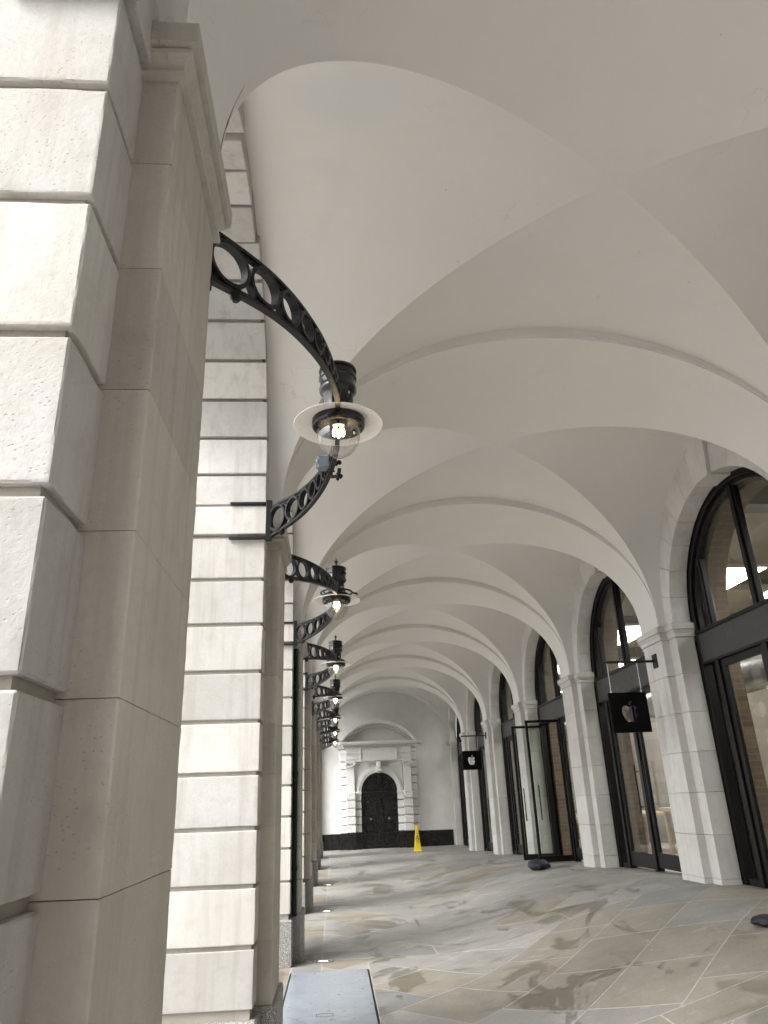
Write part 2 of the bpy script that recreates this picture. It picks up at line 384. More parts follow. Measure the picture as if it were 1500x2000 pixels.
def inset(q, d):
    n = len(q); ar = sum(q[i-1][0]*q[i][1]-q[i][0]*q[i-1][1] for i in range(n)); sg = 1 if ar > 0 else -1
    L = []
    for i in range(n):
        p, r_ = Vector(q[i]), Vector(q[(i+1) % n]); e = (r_-p)
        if e.length < 1e-5: continue
        e.normalize(); nn = Vector((-e.y, e.x))*sg; L.append((p+nn*d, e))
    out = []
    for i in range(len(L)):
        (p, e), (r_, f_) = L[i-1], L[i]; den = e.x*f_.y-e.y*f_.x
        if abs(den) < 1e-6: out.append((r_.x, r_.y)); continue
        t = ((r_.x-p.x)*f_.y-(r_.y-p.y)*f_.x)/den; out.append((p.x+e.x*t, p.y+e.y*t))
    return out
def simplify(q):
    return [p for i, p in enumerate(q) if math.dist(p, q[i-1]) > .004]
matp = [M['paving'], M['mortar']]
for n_, q in enumerate(slabs):
    q = simplify(q); q1 = inset(q, .006)
    if len(q) < 3: continue
    bad = len(q1) != len(q) or any((q1[(i+1) % len(q)][0]-q1[i][0])*(q[(i+1) % len(q)][0]-q[i][0])+(q1[(i+1) % len(q)][1]-q1[i][1])*(q[(i+1) % len(q)][1]-q[i][1]) <= 0 for i in range(len(q)))
    if bad or area(q) < .006:    # thin slivers are mortar only
        o0 = len(far.v); far.add([(p[0], p[1], F(*p)-.0003) for p in q], [tuple(range(len(q)))]); farmi.append(1); continue
    cx, cy = inhatch(q); jz = random.uniform(.0004, .0014)
    n = len(q)
    G = lambda p, dz: (p[0]-cx, p[1]-cy, F(*p)+dz)
    sub = []                                  # edge midpoints let the slab follow the fall of the floor
    kk = [max(1, math.ceil(math.dist(q[i], q[(i+1) % n])/.16)) if cx > .6 else 1 for i in range(n)]
    def mids(L): return [(L[i][0]+(L[(i+1) % n][0]-L[i][0])*t/kk[i], L[i][1]+(L[(i+1) % n][1]-L[i][1])*t/kk[i]) for i in range(n) for t in range(kk[i])]
    o_, i_ = mids(q), mids(q1); n2 = len(o_)
    h_ = [((p[0]+cx)/2, (p[1]+cy)/2) for p in i_]
    vs = [G(p, -.0004) for p in o_]+[G(p, 0) for p in i_]+[G(p, jz) for p in i_]+[G(p, jz) for p in h_]+[G((cx, cy), jz)]
    fs = []; mi = []
    for i in range(n2):
        j = (i+1) % n2
        fs.append((i, j, n2+j, n2+i)); mi.append(1)
        fs.append((n2+i, n2+j, 2*n2+j, 2*n2+i)); mi.append(0)
        fs.append((2*n2+i, 2*n2+j, 3*n2+j, 3*n2+i)); mi.append(0)
        fs.append((3*n2+i, 3*n2+j, 4*n2)); mi.append(0)
    cnt += 1
    if cnt <= 290:
        me = MB().add(vs, fs).mesh('paving_slab', recalc=False); me.materials.append(matp[0]); me.materials.append(matp[1])
        for pg, m_ in zip(me.polygons, mi): pg.material_index = m_
        o = obj('paving_slab', me, None, floor, (cx, cy, 0))
        rr = random.random()
        brown = (.225, .205, .17); grey = (.25, .245, .23); blue = (.205, .21, .207)
        near = cy < 8.9 and cx > .55
        c = brown if (near and rr < .72) else (blue if rr > .86 else grey)
        if not near and rr < .10: c = (.22, .195, .155)
        f_ = random.uniform(.9, 1.1); o.color = (c[0]*f_, c[1]*f_, c[2]*f_, 1)
    else:
        far.add([(a+cx, b_+cy, c_) for a, b_, c_ in vs], fs); farmi += mi
if far.v:
    me = far.mesh('distant_paving', recalc=False); me.materials.append(matp[0]); me.materials.append(matp[1])
    for pg, m_ in zip(me.polygons, farmi): pg.material_index = m_
    o = obj('distant_paving', me, None, floor); o.color = (.25, .245, .23, 1); tag(o, kind='stuff')

# ------------------------------------------------------------------ vault
vt = MB()
def vz(u): return VS+VR*math.sqrt(max(0, 1-min(1, abs(u))**2))
VB = B/2-INN
NU, NW = 26, 32
us = [math.sin(math.pi/2*i/NU) for i in range(NU+1)]
for kb in range(-5, 7):
    yc = BC(kb)
    for sg in (-1, 1):
        xw = (XO-.02) if sg < 0 else (XRO+.02)
        # side webs (z follows the bay's arch)
        vs = []
        for u in us+[None]:
            for j in range(NW+1):
                wv = math.sin(math.pi/2*(-1+2*j/NW)); v_ = wv*(u if u is not None else 1)
                vs.append((XC+sg*VA*u if u is not None else xw, yc+VB*v_, vz(v_)))
        vt.add(vs, [(i*(NW+1)+j, i*(NW+1)+j+1, (i+1)*(NW+1)+j+1, (i+1)*(NW+1)+j) for i in range(NU+1) for j in range(NW)], True)
        # end webs (z follows the corridor's arch)
        vs = []
        for v_ in us:
            for j in range(NW+1):
                u = math.sin(math.pi/2*(-1+2*j/NW))*v_; vs.append((XC+VA*u, yc+sg*VB*v_, vz(u)))
        vt.add(vs, [(i*(NW+1)+j, i*(NW+1)+j+1, (i+1)*(NW+1)+j+1, (i+1)*(NW+1)+j) for i in range(NU) for j in range(NW)], True)
bm = bmesh.new(); me = vt.mesh('vaulted_ceiling', recalc=False); bm.from_mesh(me)
bmesh.ops.remove_doubles(bm, verts=bm.verts, dist=.0004); bm.to_mesh(me); bm.free(); me.set_sharp_from_angle(angle=R(4))
vault = tag(obj('vaulted_ceiling', me, 'vault'), kind='structure')
# transverse ribs: stilted elliptical arches from capital to capital
n = 64; RIBR = VR-.095
A = [(XC-VA-.25, CAP1-.02)]+[(XC+(VA+.25)*-math.cos(math.pi*i/n), VS+(VR+.25)*math.sin(math.pi*i/n)) for i in range(n+1)]+[(XC+VA+.25, CAP1-.02)]
Bq = [(XI, CAP1-.02)]+[(XC-VA*math.cos(math.pi*i/n), VS+RIBR*math.sin(math.pi*i/n)) for i in range(n+1)]+[(XRI, CAP1-.02)]
ribme = MB().band(A, Bq, 'y', -INN, INN).mesh('vault_rib', bevel=.012, seg=2, angle=30)
for kb in range(-5, 8):
    obj('vault_rib', ribme, 'vault', vault, (0, PC(kb), 0))
# roof slab over everything, and the wall over the arches outside
rf = MB().box(-1.37, 10.5, -20, 29.5, 6.2, 6.6)
tag(obj('roof', rf, 'ground'), kind='structure')

# ------------------------------------------------------------------ left arcade: rusticated piers
XOUT = -1.37
GR = .0125                         # half of a rustication groove
zc = [3.432-.328*i for i in range(10)][::-1]      # course joints 0.475 ... 3.395
courses = list(zip(zc[:-1], zc[1:]))+[(3.432, 3.675), (3.675, 3.93)]
def rough_box(x0, x1, y0, y1, z0, z1, seed, chip=.007, dens=(.02, .02, .014), bed=1.):
    """closed block with dense faces whose arrises are worn and chipped"""
    def axis(a, b, d):
        n = max(2, int((b-a)/d)); e = .005
        return [a, a+e]+[a+2*e+(b-a-4*e)*i/n for i in range(n+1)]+[b-e, b]
    X, Y, Z = axis(x0, x1, dens[0]), axis(y0, y1, dens[1]), axis(z0, z1, dens[2])
    bm = bmesh.new(); cache = {}
    def V(i, j, l):
        t = (i, j, l)
        if t not in cache:
            p = [X[i], Y[j], Z[l]]
            lim = [(x0, x1), (y0, y1), (z0, z1)]
            q = Vector((p[0]*1.0+seed*3.1, p[1]+seed*1.7, p[2]))
            a = noise.noise(q*9)*.5+.5; b_ = noise.noise(q*38)*.5+.5
            on = [d for d in range(3) if abs(p[d]-lim[d][0]) < 1e-6 or abs(p[d]-lim[d][1]) < 1e-6]
            ne = [d for d in range(3) if min(abs(p[d]-lim[d][0]), abs(p[d]-lim[d][1])) < .006]
            amt = 0
            vert = 0 in on and 1 in on
            cf = 1. if vert else bed
            if len(on) >= 2: amt = .0012*cf+cf*chip*max(0, a-.42)*2.2*b_*1.6
            elif len(on) == 1 and len(ne) >= 2: amt = (1. if (0 in ne and 1 in ne) else bed)*chip*max(0, a-.5)*1.6*b_
            for d in (on if len(on) >= 2 else on):
                c_ = 1 if abs(p[d]-lim[d][0]) < 1e-6 else -1
                p[d] += c_*amt
                if len(on) == 1: p[d] += c_*(noise.noise(q*7)+.5*noise.noise(q*23))*.0011
            cache[t] = bm.verts.new(p)
        return cache[t]
    nx, ny, nz = len(X)-1, len(Y)-1, len(Z)-1
    for i in range(nx):
        for j in range(ny):
            bm.faces.new((V(i, j, 0), V(i, j+1, 0), V(i+1, j+1, 0), V(i+1, j, 0))); bm.faces.new((V(i, j, nz), V(i+1, j, nz), V(i+1, j+1, nz), V(i, j+1, nz)))
    for i in range(nx):
        for l in range(nz):
            bm.faces.new((V(i, 0, l), V(i+1, 0, l), V(i+1, 0, l+1), V(i, 0, l+1))); bm.faces.new((V(i, ny, l), V(i, ny, l+1), V(i+1, ny, l+1), V(i+1, ny, l)))
    for j in range(ny):
        for l in range(nz):
            bm.faces.new((V(0, j, l), V(0, j, l+1), V(0, j+1, l+1), V(0, j+1, l))); bm.faces.new((V(nx, j, l), V(nx, j+1, l), V(nx, j+1, l+1), V(nx, j, l+1)))
    me = bpy.data.meshes.new('stone_block'); bm.to_mesh(me); bm.free()
    for p in me.polygons: p.use_smooth = True
    me.set_sharp_from_angle(angle=R(22)); return me
# shared meshes for the farther piers
blk = {}
def cap_mesh(x_in, xs, y_h, x_out):
    """capital: cavetto then square fascia; x_in the wall side, xs the shaft face side sign outwards"""
    pass
def capital(m, xa, xb, ya, yb, sgn):
    """moulded capital round a shaft face: sgn +1 projects towards +X, -1 towards -X"""
    prof = [(0, CAP0), (.018, CAP0+.002), (.020, CAP0+.016), (.010, CAP0+.020), (.012, CAP0+.048), (.032, CAP0+.072), (.034, CAP0+.084), (.026, CAP0+.088), (.026, CAP0+.094), (.048, CAP0+.096), (.050, CAP1-.012), (.042, CAP1)]
    rings = []
    for e, z in prof:
        x1 = xb+sgn*e
        rings.append([(xa, ya-e, z), (x1, ya-e, z), (x1, yb+e, z), (xa, yb+e, z)])
    vs = [p for r_ in rings for p in r_]; nr = len(rings)
    fs = [(i*4+j, i*4+(j+1) % 4, (i+1)*4+(j+1) % 4, (i+1)*4+j) for i in range(nr-1) for j in range(4)]
    fs += [(0, 1, 2, 3), tuple(4*(nr-1)+q for q in (3, 2, 1, 0))]
    m.add(vs, fs)
capm = MB(); capital(capm, XO-.1, XI, -INN, INN, 1); capme = capm.mesh('capital')
core = MB().box(XOUT+.03, XO-.019, -OUT+.019, OUT-.019, .1, 3.93)
coreme = core.mesh('recessed_core')
plo = MB().box(XOUT-.03, XO+.025, -OUT-.03, OUT+.03, -.05, .44, .012).mesh('plinth')
pli = MB().box(XO-.1, XI+.03, -INN-.03, INN+.03, -.05, .465, .012).mesh('plinth')
pil_courses = [(.465, zc[1])]+[(a, b) for a, b in zip(zc[1:-1], zc[2:-1])]+[(zc[-2], CAP0)]
for kb in range(-1, 8):
    lab = ('rusticated pale stone pier in the left foreground, nearest the camera' if kb == 0 else
           'rusticated stone pier behind the camera, left row' if kb < 0 else
           '%s rusticated stone pier of the left row counting from the camera' % ORD[kb])
    pr = thing('stone_pier', lab, 'pier', (0, PC(kb), 0), 'rusticated stone piers along the left')
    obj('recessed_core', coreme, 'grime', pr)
    obj('plinth', plo, 'granite', pr); obj('plinth', pli, 'granite', pr)
    for i, (z0, z1) in enumerate(courses):
        imp = i == 9
        xa, yb = (XO+.022, OUT+.018) if imp else (XO, OUT)
        if kb in (0, 1):
            d = (.02, .03, .012) if kb == 0 else (.03, .05, .02)
            me = rough_box(XOUT, xa, -yb, yb, z0+GR, z1-GR, i+kb*31, .0042 if kb == 0 else .005, d)
        else:
            if i not in blk: blk[i] = MB().box(XOUT, xa, -yb, yb, z0+GR, z1-GR, .006).mesh('stone_block')
            me = blk[i]
        obj('stone_block', me, 'portland', pr)
    for i, (z0, z1) in enumerate(pil_courses):
        if kb in (0, 1): me = rough_box(XO-.09, XI, -INN, INN, z0+.0006, z1-.0006, 50+i+kb*17, .0065, (.03, .025, .012) if kb == 0 else (.04, .04, .02), .12)
        else:
            if ('p', i) not in blk: blk[('p', i)] = MB().box(XO-.09, XI, -INN, INN, z0+.0015, z1-.0015, .004).mesh('pilaster_stone')
            me = blk[('p', i)]
        obj('pilaster_stone', me, 'portland_inner', pr)
    obj('capital', capme, 'portland_inner', pr)
# arches over the openings
ARZ, ARR = 3.93, 1.42
NV = 15
vous = []
for i in range(NV):
    a0, a1 = math.pi*i/NV, math.pi*(i+1)/NV; ga = GR/ARR
    key = i in (6, 7, 8)
    rin = ARR-.035 if key else ARR; xin = XO-.022 if key else XO
    poly = arc(0, ARZ, rin, a0+ga, a1-ga, 4)+arc(0, ARZ, 1.92, a1-ga*.75, a0+ga*.75, 4)
    vous.append(MB().prism(poly, 'x', XOUT, xin).mesh('voussoir', bevel=.005))
ringme = MB().band(arc(0, ARZ, 1.9, 0, math.pi, 40), arc(0, ARZ, ARR+.034, 0, math.pi, 40), 'x', XOUT+.04, XO-.034).mesh('recessed_ring')
for kb in range(-1, 7):
    lab = ('stone arch behind the camera between left piers' if kb < 0 else
           'rusticated stone arch spanning the %s opening of the left arcade' % ORD[kb])
    ar = thing('stone_arch', lab, 'arch', (0, BC(kb), 0), 'stone arches along the left')
    for me in vous: obj('voussoir', me, 'portland', ar)
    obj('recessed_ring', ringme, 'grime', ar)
# masonry over the arches, outside of the vault
wm_ = MB()
for kb in range(-5, 7):
    y0, y1 = BC(kb)-B/2, BC(kb)+B/2
    outer = [(y0, 6.2)]+[(y1, 6.2)]
    poly = [(y1, 3.9)]+[(y1, 6.2), (y0, 6.2), (y0, 3.9)]+[(BC(kb)-1.62, 3.9)]+arc(BC(kb), ARZ, 1.62, math.pi, 0, 28)+[(BC(kb)+1.62, 3.9)]
    wm_.prism(poly, 'x', XOUT+.08, XO-.25)
for kb in range(-5, -1): wm_.box(XOUT, XI, PC(kb)-OUT, PC(kb)+OUT, -.05, 3.95)
wm_.box(XOUT, XG, -18.2, -17.9, -.1, 6.2)
tag(obj('wall_left', wm_, 'portland'), kind='structure')

# ------------------------------------------------------------------ right side: shop piers and arches
def zb(kb): return -.05
rcap = MB(); capital(rcap, XRI+.5, XRI, -INN, INN, -1); rcapme = rcap.mesh('capital')
rc2 = MB(); capital(rc2, XG+.02, XRO, -OUT, OUT, -1); rc2me = rc2.mesh('capital')
rz = [-.05, .62]+[.62+.4445*i for i in range(1, 7)]
rz = [-.05, .62]+[.62+(CAP0-.62)/6*i for i in range(1, 7)]
rblk = {}
PN = ['nearest', 'second', 'third', 'fourth', 'fifth', 'sixth', 'seventh', 'eighth']
rpiers = {}
for kb in range(-1, 8):
    if kb <= 1: lab = ('pale stone shop pier behind the camera' if kb < 0 else 'pale stone shop pier beside the camera, out of view') if kb < 1 else 'pale stone shop pier just right of the view'
    else: lab = 'pale stone pier between shop windows, %s visible from the right edge' % ['first', 'second', 'third', 'fourth', 'fifth', 'last'][kb-2]
    if kb == 2: lab = 'large pale stone shop pier carrying the nearer hanging apple sign'
    if kb == 5: lab = 'slim pale stone shop pier carrying the farther hanging apple sign'
    pr = thing('shop_pier', lab, 'pier', (0, PC(kb), 0), 'stone piers along the shop side'); rpiers[kb] = pr
    for i in range(len(rz)-1):
        if i not in rblk:
            rblk[i] = (MB().box(XRI, XRO+.2, -INN, INN, rz[i]+.0015, rz[i+1]-.0015, .004).mesh('pilaster_stone'),
                       MB().box(XRO, XG-.03, -OUT, OUT, rz[i]+.0015, rz[i+1]-.0015, .004).mesh('stone_block'))
        obj('pilaster_stone', rblk[i][0], 'shop_stone', pr); obj('stone_block', rblk[i][1], 'shop_stone', pr)
    obj('capital', rcapme, 'shop_stone', pr); obj('capital', rc2me, 'shop_stone', pr)
NR = 13; RRZ, RRR = 3.56, 1.42
rv = []
for i in range(NR):
    a0, a1 = math.pi*i/NR, math.pi*(i+1)/NR; ga = .0012/RRR; key = i == 6
    poly = arc(0, RRZ, RRR-(.03 if key else 0), a0+ga, a1-ga, 4)+arc(0, RRZ, 2.0, a1-ga, a0+ga, 4)
    rv.append(MB().prism(poly, 'x', XRO-(.045 if key else 0), XG-.03).mesh('voussoir', bevel=.004))
for kb in range(-1, 7):
    lab = (['stone arch ring behind the camera on the shop side', 'stone arch ring around the shop window outside the right of the view'][kb+1] if kb < 1 else
           'smooth stone arch ring around the %s shop window from the right edge' % ORD[kb-1])
    ar = thing('shop_arch', lab, 'arch', (0, BC(kb), 0), 'stone arches along the shop side')
    for me in rv: obj('voussoir', me, 'shop_stone', ar)
rw = MB()
for kb in range(-1, 7):
    y0, y1 = BC(kb)-B/2, BC(kb)+B/2
    poly = [(y1, 3.4), (y1, 6.2), (y0, 6.2), (y0, 3.4), (BC(kb)-1.7, 3.4)]+arc(BC(kb), RRZ, 1.7, math.pi, 0, 28)+[(BC(kb)+1.7, 3.4)]
    rw.prism(poly, 'x', XRO+.1, XG-.05)
rw.box(XRO, XG, -19, PC(-1)-OUT, -.1, 6.2); rw.box(XG, XG+.1, -19, 1.7, -.1, 6.2)
tag(obj('wall_right', rw, 'shop_stone'), kind='structure')

# ------------------------------------------------------------------ shopfronts
def pane_poly(y0, y1, z0, r, n=14):
    """pane under the arch between two verticals"""
    top = []
    for i in range(n+1):
        y_ = y1+(y0-y1)*i/n; h2 = r*r-y_*y_
        top.append((y_, RRZ+math.sqrt(max(0, h2))))
    return [(y0, z0), (y1, z0)]+top
TZ0, TZ1 = 3.05, 3.43
for kb in range(0, 7):
    yc = BC(kb); openb = kb == 3
    lab = ('black framed arched shop window, %s from the right edge' % ORD[kb-1]) if kb > 0 else 'black framed arched shop window outside the right of the view'
    if openb: lab = 'black framed arched shopfront with both door leaves standing open'
    fl = F(XG, yc-1.4); fl1 = F(XG, yc+1.4); fb = min(fl, fl1)-.03
    s_ = thing('shopfront', lab, 'shopfront', (0, yc, 0), 'arched shopfronts on the right')
    f = MB()
    f.band([(-1.42, fb)]+arc(0, RRZ, 1.42, math.pi, 0, 40)+[(1.42, fb)], [(-1.345, fb)]+arc(0, RRZ, 1.345, math.pi, 0, 40)+[(1.345, fb)], 'x', XG-.02, XG+.10)
    obj('outer_frame', f, 'frame', s_, bevel=.006)
    f = MB()
    f.band([(-1.344, TZ1)]+arc(0, RRZ, 1.344, math.pi, 0, 40)+[(1.344, TZ1)], [(-1.30, TZ1)]+arc(0, RRZ, 1.30, math.pi, 0, 40)+[(1.30, TZ1)], 'x', XG+.02, XG+.085)
    obj('inner_frame', f, 'frame', s_, bevel=.004)
    for my, hw in ((0, .06), (1.04, .045), (-1.04, .045)):
        zt = RRZ+math.sqrt(1.31**2-(abs(my)+hw)**2)
        m = MB().box(XG-.005, XG+.11, my-hw*.55, my+hw*.55, TZ1, zt+.015, .006)
        m.box(XG+.02, XG+.09, my-hw, my+hw, TZ1, zt-.005, .006)
        obj('mullion', m, 'frame', s_)
    t = MB().box(XG-.01, XG+.09, -1.345, 1.345, TZ0, TZ1-.0, .004)
    tr = obj('transom_panel', t, 'transom', s_)
    obj('ledge', MB().box(XG-.035, XG+.10, -1.345, 1.345, TZ1-.03, TZ1+.012, .004), 'frame', tr)
    obj('ledge', MB().box(XG-.022, XG+.095, -1.345, 1.345, TZ0-.03, TZ0+.004, .004), 'frame', tr)
    for y0, y1 in ((-1.30, -1.04), (-1.04, 0), (0, 1.04), (1.04, 1.30)):
        obj('pane', MB().prism(pane_poly(y0, y1, TZ1, 1.31), 'x', XG+.05, XG+.056), 'glass', s_)
    # below the transom
    posts = [-1.04, 0, 1.04] if not openb else [-1.04, 0]
    for my in posts:
        obj('post', MB().box(XG-.012, XG+.10, my-.04, my+.04, F(XG, yc+my)-.02, TZ0-.02, .005), 'frame', s_)
    segs = [(-1.345, -1.08, 0), (-1.0, -.04, 1), (.04, 1.0, 1), (1.08, 1.345, 0)] if not openb else [(-1.345, -1.08, 0), (-1.0, -.04, 1)]
    for y0, y1, isd in segs:
        z0 = max(F(XG, yc+y0), F(XG, yc+y1))
        if isd:
            d = MB(); a, b_, c_, e = y0+.008, y1-.008, z0+.015, TZ0-.03
            d.box(XG+.015, XG+.065, a, a+.085, c_, e, .004).box(XG+.015, XG+.065, b_-.085, b_, c_, e, .004)
            d.box(XG+.016, XG+.064, a+.085, b_-.085, c_, c_+.20, .004).box(XG+.016, XG+.064, a+.085, b_-.085, e-.085, e, .004)
            leaf = obj('door_leaf', d, 'frame', s_)
            obj('pane', MB().box(XG+.036, XG+.044, a+.08, b_-.08, c_+.19, e-.08), 'glass', leaf)
            hy = (y1-.13) if y0 < -.5 else (y0+.13)
            obj('handle', MB().tube([(XG-.035, hy, c_+.75), (XG-.035, hy, c_+1.45)], .012, 10).tube([(XG-.035, hy, c_+.85), (XG+.02, hy, c_+.85)], .008, 8).tube([(XG-.035, hy, c_+1.35), (XG+.02, hy, c_+1.35)], .008, 8), 'frame', leaf)
        else:
            obj('pane', MB().box(XG+.05, XG+.056, y0, y1, z0+.06, TZ0-.02), 'glass', s_)
            obj('sill', MB().box(XG+.0, XG+.09, y0, y1, z0-.02, z0+.07, .004), 'frame', s_)
    if openb:
        for hy in (.06, 1.30):                      # leaves swung out at right angles
            x0_, x1_ = XG-.70, XG+.01
            c_ = max(F(x0_, yc+hy), F(x1_, yc+hy))+.012; e = TZ0-.035
            d = MB(); y0, y1 = hy-.025, hy+.025
            d.box(x0_, x0_+.05, y0, y1, c_, e, .004).box(x1_-.05, x1_, y0, y1, c_, e, .004)
            d.box(x0_+.05, x1_-.05, y0+.001, y1-.001, c_, c_+.11, .004).box(x0_+.05, x1_-.05, y0+.001, y1-.001, e-.05, e, .004)
            leaf = obj('door_leaf', d, 'frame', s_)
            obj('pane', MB().box(x0_+.045, x1_-.045, hy-.004, hy+.004, c_+.10, e-.045), 'glass', leaf)
            hx = x0_+.13
            obj('handle', MB().tube([(hx, y0-.04, c_+.75), (hx, y0-.04, c_+1.4)], .012, 10).tube([(hx, y0-.04, c_+.85), (hx, y0+.01, c_+.85)], .008, 8).tube([(hx, y0-.04, c_+1.3), (hx, y0+.01, c_+1.3)], .008, 8), 'frame', leaf)

# ------------------------------------------------------------------ shop interior
bw = MB()
for kb in range(0, 7):
    y0, y1 = BC(kb)-B/2, BC(kb)+B/2
    poly = [(BC(kb)+1.27, -.1), (y1, -.1), (y1, 5.75), (y0, 5.75), (y0, -.1), (BC(kb)-1.27, -.1), (BC(kb)-1.27, 3.56)]+arc(BC(kb), 3.56, 1.27, math.pi, 0, 28)[1:]
    bw.prism(poly, 'x', XG+.16, XG+.42)
tag(obj('shop_brick_wall', bw, 'brick'), kind='structure')
XS = 10.2
tag(obj('shop_floor', MB().add([(4.76, 3, F(9, 3)), (XS, 3, F(9, 3)), (XS, 9.5, F(9, 9.5)), (4.76, 9.5, F(9, 9.5)), (XS, 25, 0), (4.76, 25, 0), (XS, 29, 0), (4.76, 29, 0)],
    [(0, 1, 2, 3), (3, 2, 4, 5), (5, 4, 6, 7)]), 'shop_floor', recalc=False), kind='structure')
tag(obj('shop_ceiling', MB().box(4.76, XS, 2, 29, 5.36, 5.5), 'cream'), kind='structure')
M['back_wall'] = plain('grey_brown_wall', (.19, .165, .14), .7, 0, .2, .12, 3, .05)
tag(obj('shop_back_wall', MB().box(XS, XS+.2, 1.8, 29, -.2, 6.1), 'back_wall'), kind='structure')
tag(obj('shop_end_wall', MB().box(4.76, XS, 28.4, 28.6, -.2, 6.1).box(4.76, XS, 1.6, 1.8, -.2, 6.1), 'brick'), kind='structure')
for kb in range(0, 7):
    o = obj('ceiling_beam', MB().box(XG+.43, XS-.01, -.09, .09, 4.98, 5.35, .01).box(XG+.43, XS-.01, -.16, .16, 4.96, 4.98), 'beam', None, (0, BC(kb)+.95, 0))
    tag(o, 'grey steel beam across the shop ceiling behind the %s window' % ORD[kb], 'beam', 'steel beams in the shop')
    for q, xx in enumerate((6.1, 7.7, 9.3)):
        t_ = thing('ceiling_light', 'bright white ceiling panel light, %s row, behind the %s shop window' % (['front', 'middle', 'back'][q], ORD[kb]), 'ceiling light', (xx, BC(kb)-.45, 4.62), 'panel lights in the shop')
        obj('housing', MB().box(-.42, .42, -.95, .95, .0, .06, .01), 'enamel', t_)
        obj('diffuser', MB().box(-.39, .39, -.92, .92, -.012, -.001), 'panel_light', t_)
        obj('hanger', MB().tube([(0, -.7, .05), (0, -.7, .72)], .006, 6).tube([(0, .7, .05), (0, .7, .72)], .006, 6), 'stainless', t_)
dp = [(7.0, 4+i*.1, 3.35) for i in range(0, 200)]
tag(obj('ventilation_duct', MB().tube(dp, [.30 if i % 2 else .285 for i in range(200)], 20), 'duct'), 'long grey ribbed ventilation duct hung inside the shop behind the windows', 'duct')
for kb in range(1, 7):
    yy = BC(kb); fz = F(9, yy)
    t_ = thing('display_table', 'oak display table inside the shop behind the %s window' % ORD[kb], 'table', (7.6, yy, fz-.05), 'display tables in the shop')
    obj('table_top', MB().box(-.6, .6, -1.3, 1.3, .84, .92, .01), 'oak', t_)
    for sx_ in (-.5, .5):
        for sy_ in (-1.15, 1.15): obj('leg', MB().box(sx_-.05, sx_+.05, sy_-.05, sy_+.05, 0, .845, .006), 'oak', t_)

# ------------------------------------------------------------------ end wall and doorway
EW = MB()
prof = [(XRO+.3, -.05), (XRO+.3, VS)]+[(XC+(VA+.35)*math.cos(math.pi*i/30), VS+(VR+.2)*math.sin(math.pi*i/30)) for i in range(31)]+[(XO-.3, VS), (XO-.3, -.05)]
EW.prism(prof, 'y', YEND, YEND+.3)
ew = tag(obj('end_wall', EW, 'wall_paint'), kind='structure')
obj('dado', MB().box(XO-.2, .20, YEND-.02, YEND+.01, -.02, .52, .006).box(3.06, XRI+.02, YEND-.02, YEND+.01, -.02, .52, .006), 'black_gloss', ew)
dw = thing('arched_doorway', 'white classical doorcase with segmental pediment and black double door', 'doorway', (0, YEND, 0)); dw.scale.y = 2.0
DX, DZ, DR = 1.645, 1.89, .665
def D(name, m, mt, parent=dw, **kw): return obj(name, m, mt, parent, **kw)
bxy = lambda m, x0, x1, d0, d1, z0, z1, b=.004: m.box(x0, x1, -d1, -d0, z0, z1, b)
